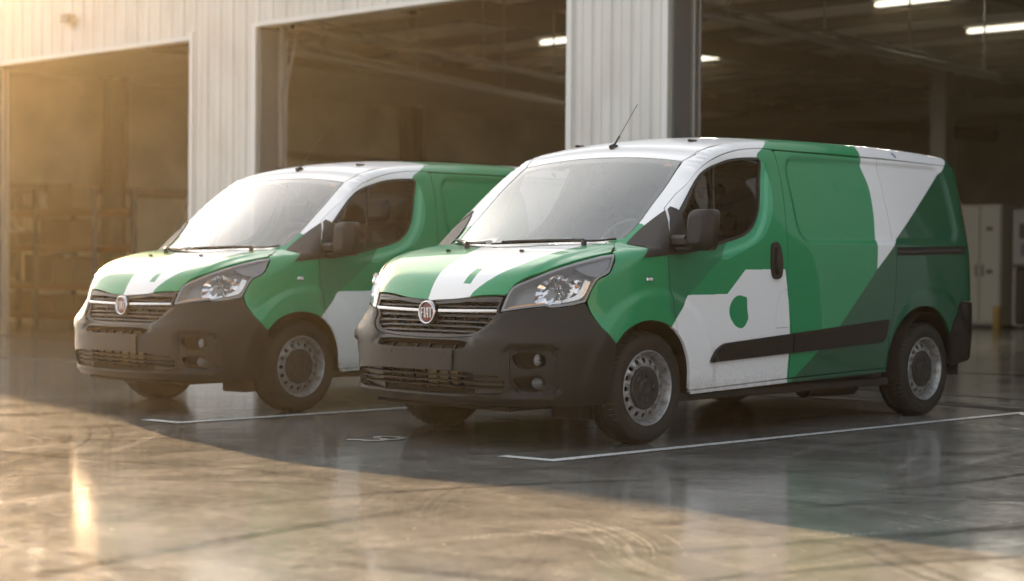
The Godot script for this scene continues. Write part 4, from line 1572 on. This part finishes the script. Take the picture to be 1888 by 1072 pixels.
func roofline(z: float) -> float:                            # flat roof; the sun-side eave is rounded off
	var t := clampf((-16.5 - z) / 5.5, 0.0, 1.0)
	return 4.985 - 2.5 * (1.0 - sqrt(1.0 - t * t))

func build_building() -> void:
	var b := node("warehouse")
	tag(b, "pale ribbed metal warehouse with three tall open loading bays behind the vans", "warehouse")
	var T := .30
	# openings: [z0, z1, height]
	var holes := [[-15.26, -10.39, 3.775], [-9.10, -4.232, 3.83], [-2.961, 1.905, 3.86], [3.18, 8.05, 3.88]]
	var rl := func(z: float) -> float: return roofline(z)
	var z := -22.0
	var piers: Array = []
	for h in holes:
		piers.append([z, h[0]])
		z = h[1]
	piers.append([z, 23.0])
	for p in piers:
		var st_top := 3.775
		cladding("pier_cladding", p[0], p[1], .02, rl, b)
		# the wall behind the sheets, with thickness
		wall_slab("pier_core", p[0], p[1], 0.0, b, T)
		for s in [[p[0], 1.0], [p[1], -1.0]]:
			if s[0] < -20.0 or s[0] > 20.0: continue
			bx("corner_flashing", Vector3(FACADE - .004, 1.92, s[0] + s[1] * .035), Vector3(.03, 3.84, .07), M.flash, b, .004)
	for h in holes:
		cladding("lintel_cladding", h[0], h[1], h[2], rl, b)
		wall_slab("lintel_core", h[0], h[1], h[2], b, T)
		bx("lintel_flashing", Vector3(FACADE + .012, h[2] - .012, (h[0] + h[1]) / 2), Vector3(.07, .05, h[1] - h[0] + .02), M.flash, b, .004)
		for s in [[h[0], 1.0], [h[1], -1.0]]:
			bx("jamb_lining", Vector3(FACADE + .175, h[2] / 2 - .02, s[0] + s[1] * .012), Vector3(.25, h[2] - .04, .024), M.jamb, b, .003)
			bx("door_track", Vector3(FACADE + .34, h[2] / 2, s[0] + s[1] * .02), Vector3(.07, h[2], .09), M.track, b, .008)
			bx("door_track_lip", Vector3(FACADE + .40, h[2] / 2, s[0] + s[1] * .055), Vector3(.03, h[2], .03), M.track, b, .005)
	# shell of the hall
	bx("rear_wall", Vector3(35.2, 2.46, 0.5), Vector3(.3, 4.92, 44.6), M.inner, b, .01)
	bx("end_wall", Vector3(20.1, 2.14, -20.15), Vector3(29.6, 4.28, .3), M.inner, b, .01)
	bx("end_wall", Vector3(20.1, 2.46, 22.8), Vector3(29.6, 4.92, .3), M.inner, b, .01)
	var st := begin()
	var zs: Array = []
	for k in 17: zs.append(-22.0 + 5.5 * (1.0 - cos(PI * .5 * k / 16.0)))
	zs.append(23.0)
	for k in zs.size() - 1:
		var a: float = zs[k]
		var c: float = zs[k + 1]
		var ya := roofline(a)
		var yc := roofline(c)
		var n := Vector3(0, c - a, ya - yc).normalized()
		quad(st, Vector3(4.97, ya, a), Vector3(35.5, ya, a), Vector3(35.5, yc, c), Vector3(4.97, yc, c), n)
		quad(st, Vector3(5.33, ya - .14, a), Vector3(35.5, ya - .14, a), Vector3(35.5, yc - .14, c), Vector3(5.33, yc - .14, c), -n)
	done("roof", st, M.clad, b)
	bx("side_wall", Vector3(20.2, 1.2, -21.9), Vector3(30.4, 2.4, .2), M.clad, b, .01)
	# purlins and frames under the roof
	for k in 13: bx("purlin", Vector3(6.6 + 2.1 * k, 4.74, 3.2), Vector3(.10, .18, 39.0), M.girder, b, .01)
	for k in 6: bx("rafter", Vector3(20.2, 4.50, -15.9 + 6.14 * k), Vector3(29.2, .30, .16), M.girder, b, .01)
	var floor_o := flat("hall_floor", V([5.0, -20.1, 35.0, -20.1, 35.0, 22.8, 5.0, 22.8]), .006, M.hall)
	tag(floor_o, "", "", "", "structure")
	var sill := flat("threshold", V([7.86, -1.6, 8.10, -1.5, 8.65, 1.6, 8.3, 1.6]), .011, M.apron)
	tag(sill, "", "", "", "structure")
	var lamp := node("wall_lamp")
	lamp.position = Vector3(FACADE, 4.21, -12.93)
	tag(lamp, "small box lamp on a bracket high on the wall above the left bay", "wall lamp")
	bx("lamp_body", Vector3(-.10, 0, 0), Vector3(.14, .13, .17), M.rail_grey, lamp, .015)
	bx("lamp_bracket", Vector3(-.03, .02, -.14), Vector3(.07, .03, .14), M.rail_grey, lamp, .008)
	bx("lamp_glass", Vector3(-.12, -.07, 0), Vector3(.09, .02, .12), M.white_enamel, lamp, .004)

func build_neighbour() -> void:
	var b := node("storage_shed")
	tag(b, "long grey ribbed shed across the yard, mirrored in the van sides", "shed")
	b.position = Vector3(-3.0, 0, 19.0)
	var st := begin()
	for k in 150:
		var x := .30 * k
		for q in [[.0, .0, .05, .05], [.05, .05, .20, .05], [.20, .05, .25, .0], [.25, .0, .30, .0]]:
			var x0: float = x + q[0]
			var x1: float = x + q[2]
			var n := Vector3(q[3] - q[1], 0, -(q[2] - q[0])).normalized()
			quad(st, Vector3(x0, 0, -q[1]), Vector3(x1, 0, -q[3]), Vector3(x1, 5.2, -q[3]), Vector3(x0, 5.2, -q[1]), n)
	done("ribbed_wall", st, M.jamb, b)
	bx("core", Vector3(22.5, 2.6, 5.04), Vector3(45.0, 5.2, 10.0), M.jamb, b, .01)
	bx("roof", Vector3(22.5, 5.28, 4.9), Vector3(45.6, .14, 10.6), M.girder, b, .01)
	for k in 3:
		var d := bx("roller_door", Vector3(8.0 + 13.0 * k, 1.9, -.04), Vector3(4.2, 3.8, .08), M.track, b, .01)
		for j in 12: bx("door_slat", Vector3(8.0 + 13.0 * k, .17 + .31 * j, -.095), Vector3(4.1, .28, .03), M.track, d, .01)

func wall_slab(called: String, z0: float, z1: float, y0: float, parent: Node, T: float) -> void:
	# wall core under the sloping roof, behind the cladding
	var st := begin()
	var xs := [FACADE + .03, FACADE + T]
	var cuts: Array = [z0]
	for k in range(1, 16):
		var c := -22.0 + 5.5 * (1.0 - cos(PI * .5 * k / 16.0))
		if c > z0 + .01 and c < z1 - .01: cuts.append(c)
	cuts.append(z1)
	for i in cuts.size() - 1:
		var a: float = cuts[i]
		var b: float = cuts[i + 1]
		for x: float in xs: quad(st, Vector3(x, y0, a), Vector3(x, y0, b), Vector3(x, roofline(b), b), Vector3(x, roofline(a), a), Vector3(-1 if x < FACADE + .1 else 1, 0, 0))
		quad(st, Vector3(xs[0], roofline(a), a), Vector3(xs[1], roofline(a), a), Vector3(xs[1], roofline(b), b), Vector3(xs[0], roofline(b), b), Vector3.UP)
		if y0 > 0.0: quad(st, Vector3(xs[0], y0, a), Vector3(xs[1], y0, a), Vector3(xs[1], y0, b), Vector3(xs[0], y0, b), Vector3.DOWN)
	for s in [[z0, -1.0], [z1, 1.0]]:
		quad(st, Vector3(xs[0], y0, s[0]), Vector3(xs[1], y0, s[0]), Vector3(xs[1], roofline(s[0]), s[0]), Vector3(xs[0], roofline(s[0]), s[0]), Vector3(0, 0, s[1]))
	done(called, st, M.inner, parent)

func post(called: String, p: Vector3, h: float, label: String, group: String) -> Node3D:
	var c := node(called)
	c.position = p
	tag(c, label, "column", group)
	bx("web", Vector3(0, h / 2, 0), Vector3(.30, h, .02), M.girder, c, .002)
	for s: float in [-1.0, 1.0]: bx("flange", Vector3(s * .16, h / 2, 0), Vector3(.022, h, .30), M.girder, c, .003)
	bx("base_plate", Vector3(0, .015, 0), Vector3(.46, .03, .42), M.girder, c, .004)
	return c

func build_interior() -> void:
	# columns along the end wall and one standing in the hall
	post("steel_column", Vector3(17.5, .006, -19.7), 4.3, "dark steel column on the end wall, seen through the middle bay", "columns in the hall")
	post("steel_column", Vector3(10.2, .006, -19.7), 4.3, "dark steel column on the end wall, seen through the left bay", "columns in the hall")
	post("steel_column", Vector3(20.0, .006, -8.8), 4.6, "free-standing dark steel column behind the front van's tail", "columns in the hall")
	# girts on the end wall
	for g in [[1.75, 14.2, 21.6, 3.14, "dark rail along the end wall above the far van's roof"], [1.0, 8.2, 12.1, 2.30, "dark rail along the end wall in the left bay"]]:
		var o := bx("wall_rail", Vector3((g[1] + g[2]) / 2, g[3], -19.92), Vector3(g[2] - g[1], .14, .12), M.girder)
		tag(o, g[4], "wall rail")
	var cross := bx("cross_beam", Vector3(23.0, 4.12, -10.0), Vector3(.22, .26, 19.0), M.girder)
	tag(cross, "dark beam that crosses the hall under the ceiling in the right bay", "beam")
	var hang := begin()
	for k in 6: box(hang, at(Vector3(23.0, 4.50, -18.5 + 3.4 * k)), Vector3(.05, .55, .05), .004)
	var hg := done("hanger", hang, M.girder, cross)
	hg.name = "hanger"
	# overhead tracks of the roller doors
	for q in [[Vector3(5.5, 3.58, -9.2), Vector3(11.2, 3.23, -9.2), "left overhead door track of the middle bay"], [Vector3(5.5, 3.86, -9.06), Vector3(10.4, 3.60, -9.06), "upper left overhead door track of the middle bay"], [Vector3(5.5, 3.49, -3.1), Vector3(11.5, 3.335, -3.1), "overhead door track of the right bay, running back under the ceiling"]]:
		var st := begin()
		tube(st, [q[0], q[1]], .045, 6)
		tube(st, [q[0] + Vector3(0, .10, .03), q[1] + Vector3(-1.2, .10, .03)], .022, 6)
		for k in 4:
			var p: Vector3 = q[0].lerp(q[1], .1 + .28 * k)
			tube(st, [p, Vector3(p.x, 4.68, p.z)], .012, 5)
		var o := done("door_rail", st, M.rail_grey)
		tag(o, q[2], "door rail")
	var stay := begin()
	tube(stay, [Vector3(5.45, 3.14, -9.09), Vector3(5.45, 3.78, -8.90)], .016, 6)
	var so := done("door_stay", stay, M.rail_grey)
	tag(so, "slanting pale stay beside the middle bay's left jamb", "stay")
	# shelving just inside the left bay
	var rack := node("storage_rack")
	rack.position = Vector3(7.6, .006, -17.6)
	tag(rack, "tall storage rack of orange beams inside the left bay", "rack")
	for zz: float in [-1.55, .10, 1.75]:
		for xx: float in [-.35, .35]: bx("upright", Vector3(xx, 1.08, zz), Vector3(.07, 2.16, .08), M.blue, rack)
	for yy: float in [.16, .62, 1.22, 1.78]:
		for xx: float in [-.35, .35]: bx("beam", Vector3(xx, yy, .1), Vector3(.05, .08, 3.3), M.orange, rack)
		bx("shelf_board", Vector3(0, yy + .06, .1), Vector3(.74, .025, 3.3), M.wood, rack)
	var items := [
		[-1.15, .205, .36, .34, .62, "card", "brown box on the bottom shelf of the rack"],
		[-.35, .205, .36, .30, .60, "wood", "wooden crate on the bottom shelf of the rack"],
		[.65, .205, .38, .32, .66, "card", "wide brown box at the right of the rack's bottom shelf"],
		[.72, .70, .5, .42, .60, "card", "brown box on the rack's second shelf, right"],
		[-.20, .70, .5, .46, .40, "dark_grey", "grey bin on the rack's second shelf"],
		[-1.25, 1.30, .4, .30, .26, "white_enamel", "small white box on the rack's third shelf, left"],
		[-.80, 1.30, .4, .22, .30, "card", "small brown box on the rack's third shelf"],
		[.45, 1.30, .45, .42, .85, "wood", "broad wooden crate on the rack's third shelf"],
		[-.95, 1.86, .4, .34, .36, "dark_grey", "grey box on the rack's top shelf, left"],
		[-.35, 1.86, .4, .26, .30, "white_enamel", "white box on the rack's top shelf"],
		[.60, 1.86, .5, .40, .70, "card", "wide brown box on the rack's top shelf"],
	]
	for it in items:
		var o := bx("stored_box", Vector3(7.6, it[1] + it[3] / 2 - .006, -17.6 + it[0]), Vector3(it[2], it[3], it[4]), M[it[5]], self, .01)
		tag(o, it[6], "box", "boxes on the storage rack")
	var tyre := MeshInstance3D.new()
	var st2 := begin()
	lathe(st2, [Vector2(.15, .08), Vector2(.24, .10), Vector2(.30, .07), Vector2(.31, 0), Vector2(.30, -.07), Vector2(.24, -.10), Vector2(.15, -.08)], 32)
	var ty := done("spare_car_tyre", st2, M.rubber)
	ty.transform = Transform3D(Basis(Vector3.UP, PI / 2), Vector3(7.42, .992, -18.70))
	tag(ty, "black tyre lying on the rack's second shelf", "tyre")
	tyre.free()
	var lad := node("ladder")
	lad.position = Vector3(8.1, .006, -15.0)
	tag(lad, "ladder leaning inside the left bay, beside the storage rack", "ladder")
	for s: float in [-.2, .2]:
		var st := begin()
		tube(st, [Vector3(-.35, .02, s), Vector3(.35, 2.1, s + .12)], .025, 6)
		done("rail", st, M.rail_grey, lad)
	for k in 6:
		var st := begin()
		var t := .12 + .15 * k
		var p := Vector3(-.35, .02, 0).lerp(Vector3(.35, 2.1, .12), t)
		tube(st, [p - Vector3(0, 0, .2), p + Vector3(0, 0, .2)], .014, 6)
		done("rung", st, M.rail_grey, lad)
	# tall white cabinet, dark bin and yellow posts deep in the right bay
	var cab := node("steel_cabinet")
	cab.position = Vector3(20.0, .006, -7.95)
	cab.rotation.y = .0
	tag(cab, "tall pale steel cabinet deep in the right bay, behind the front van's tail", "cabinet")
	bx("carcass", Vector3(.35, 1.10, -.10), Vector3(.66, 2.08, .80), M.cabinet_grey, cab, .01)
	bx("plinth", Vector3(.35, .03, -.10), Vector3(.60, .06, .76), M.black, cab, .004)
	for s: float in [-1.0, 1.0]:
		var dr := bx("cabinet_door", Vector3(.008, 1.10, -.10 + s * .195), Vector3(.024, 2.0, .37), M.cabinet_grey, cab, .006)
		bx("door_handle", Vector3(-.012, 1.0, -.10 + s * .06), Vector3(.02, .20, .03), M.black, dr, .004)
	for y: float in [1.72, .98]: bx("vent_plate", Vector3(-.010, y, .09), Vector3(.012, .07, .12), M.dark_grey, cab, .003)
	var cab2 := node("control_box")
	cab2.position = Vector3(20.2, .006, -7.20)
	tag(cab2, "grey control box with a dark screen beside the pale cabinet", "control box")
	bx("housing", Vector3(.2, 1.05, 0), Vector3(.5, 2.0, .62), M.fascia, cab2, .01)
	bx("screen", Vector3(-.055, 1.68, -.1), Vector3(.012, .26, .17), M.black, cab2, .004)
	bx("notice", Vector3(-.055, 1.36, -.02), Vector3(.008, .22, .26), M.blue, cab2, .002)
	var bin := node("wheeled_bin")
	bin.position = Vector3(18.6, .006, -6.15)
	tag(bin, "black wheeled bin in front of the control box at the picture's right edge", "bin")
	bx("tub", Vector3(0, .60, 0), Vector3(.55, .92, .7), M.void, bin, .04)
	bx("lid", Vector3(-.01, 1.08, 0), Vector3(.60, .06, .76), M.black, bin, .02)
	for s: float in [-1.0, 1.0]:
		var stw := begin()
		lathe(stw, [Vector2(.0, .03), Vector2(.09, .03), Vector2(.10, 0), Vector2(.09, -.03), Vector2(.0, -.03)], 16)
		var w := done("wheel", stw, M.rubber, bin)
		w.position = Vector3(.1, .10, s * .3)
	for q in [[18.0, -6.62, "short yellow bollard beside the black wheeled bin"], [19.2, -5.35, "short yellow bollard at the far right, behind the bin"]]:
		var st := begin()
		lathe(st, [Vector2(.0, 0), Vector2(.07, 0), Vector2(.07, .40), Vector2(.06, .43), Vector2(.0, .44)], 20)
		var o := done("bollard", st, M.yellow)
		o.transform = Transform3D(Basis(Vector3.RIGHT, -PI / 2), Vector3(q[0], .006, q[1]))
		tag(o, q[2], "bollard")

func build_lamps() -> void:
	for q in [[11.90, -10.95, -10.30, "short glowing tube lamp left of the grey pier"], [15.08, -10.57, -10.0, "short glowing tube lamp right of the grey pier"], [11.72, -4.96, -3.9, "glowing tube lamp at the top edge above the front van"], [14.81, -5.39, -4.3, "glowing tube lamp at the top right corner"]]:
		var l := node("tube_lamp")
		var c: float = (q[1] + q[2]) / 2
		var len_: float = q[2] - q[1]
		l.position = Vector3(q[0], 4.4, c)
		tag(l, q[3], "tube lamp", "tube lamps under the hall ceiling")
		bx("lamp_tray", Vector3(0, .065, 0), Vector3(.24, .05, len_ + .04), M.white_enamel, l, .01)
		bx("glowing_tube", Vector3(0, 0, 0), Vector3(.10, .050, len_), M.tube, l, .03)
		var st := begin()
		for s: float in [-.35, .35]: tube(st, [Vector3(0, .09, s * len_), Vector3(0, .26, s * len_)], .008, 5)
		done("lamp_hanger", st, M.girder, l)
		var a := AreaLight3D.new()
		a.name = "lamp_light"
		a.area_size = Vector2(.16, len_)
		a.light_color = Color(1.0, .96, .88)
		a.light_energy = 1.4
		a.set("area_range", 40.0)
		a.shadow_enabled = true
		a.position = Vector3(0, -.05, 0)
		a.basis = Basis(Vector3.RIGHT, -PI / 2)
		l.add_child(a)
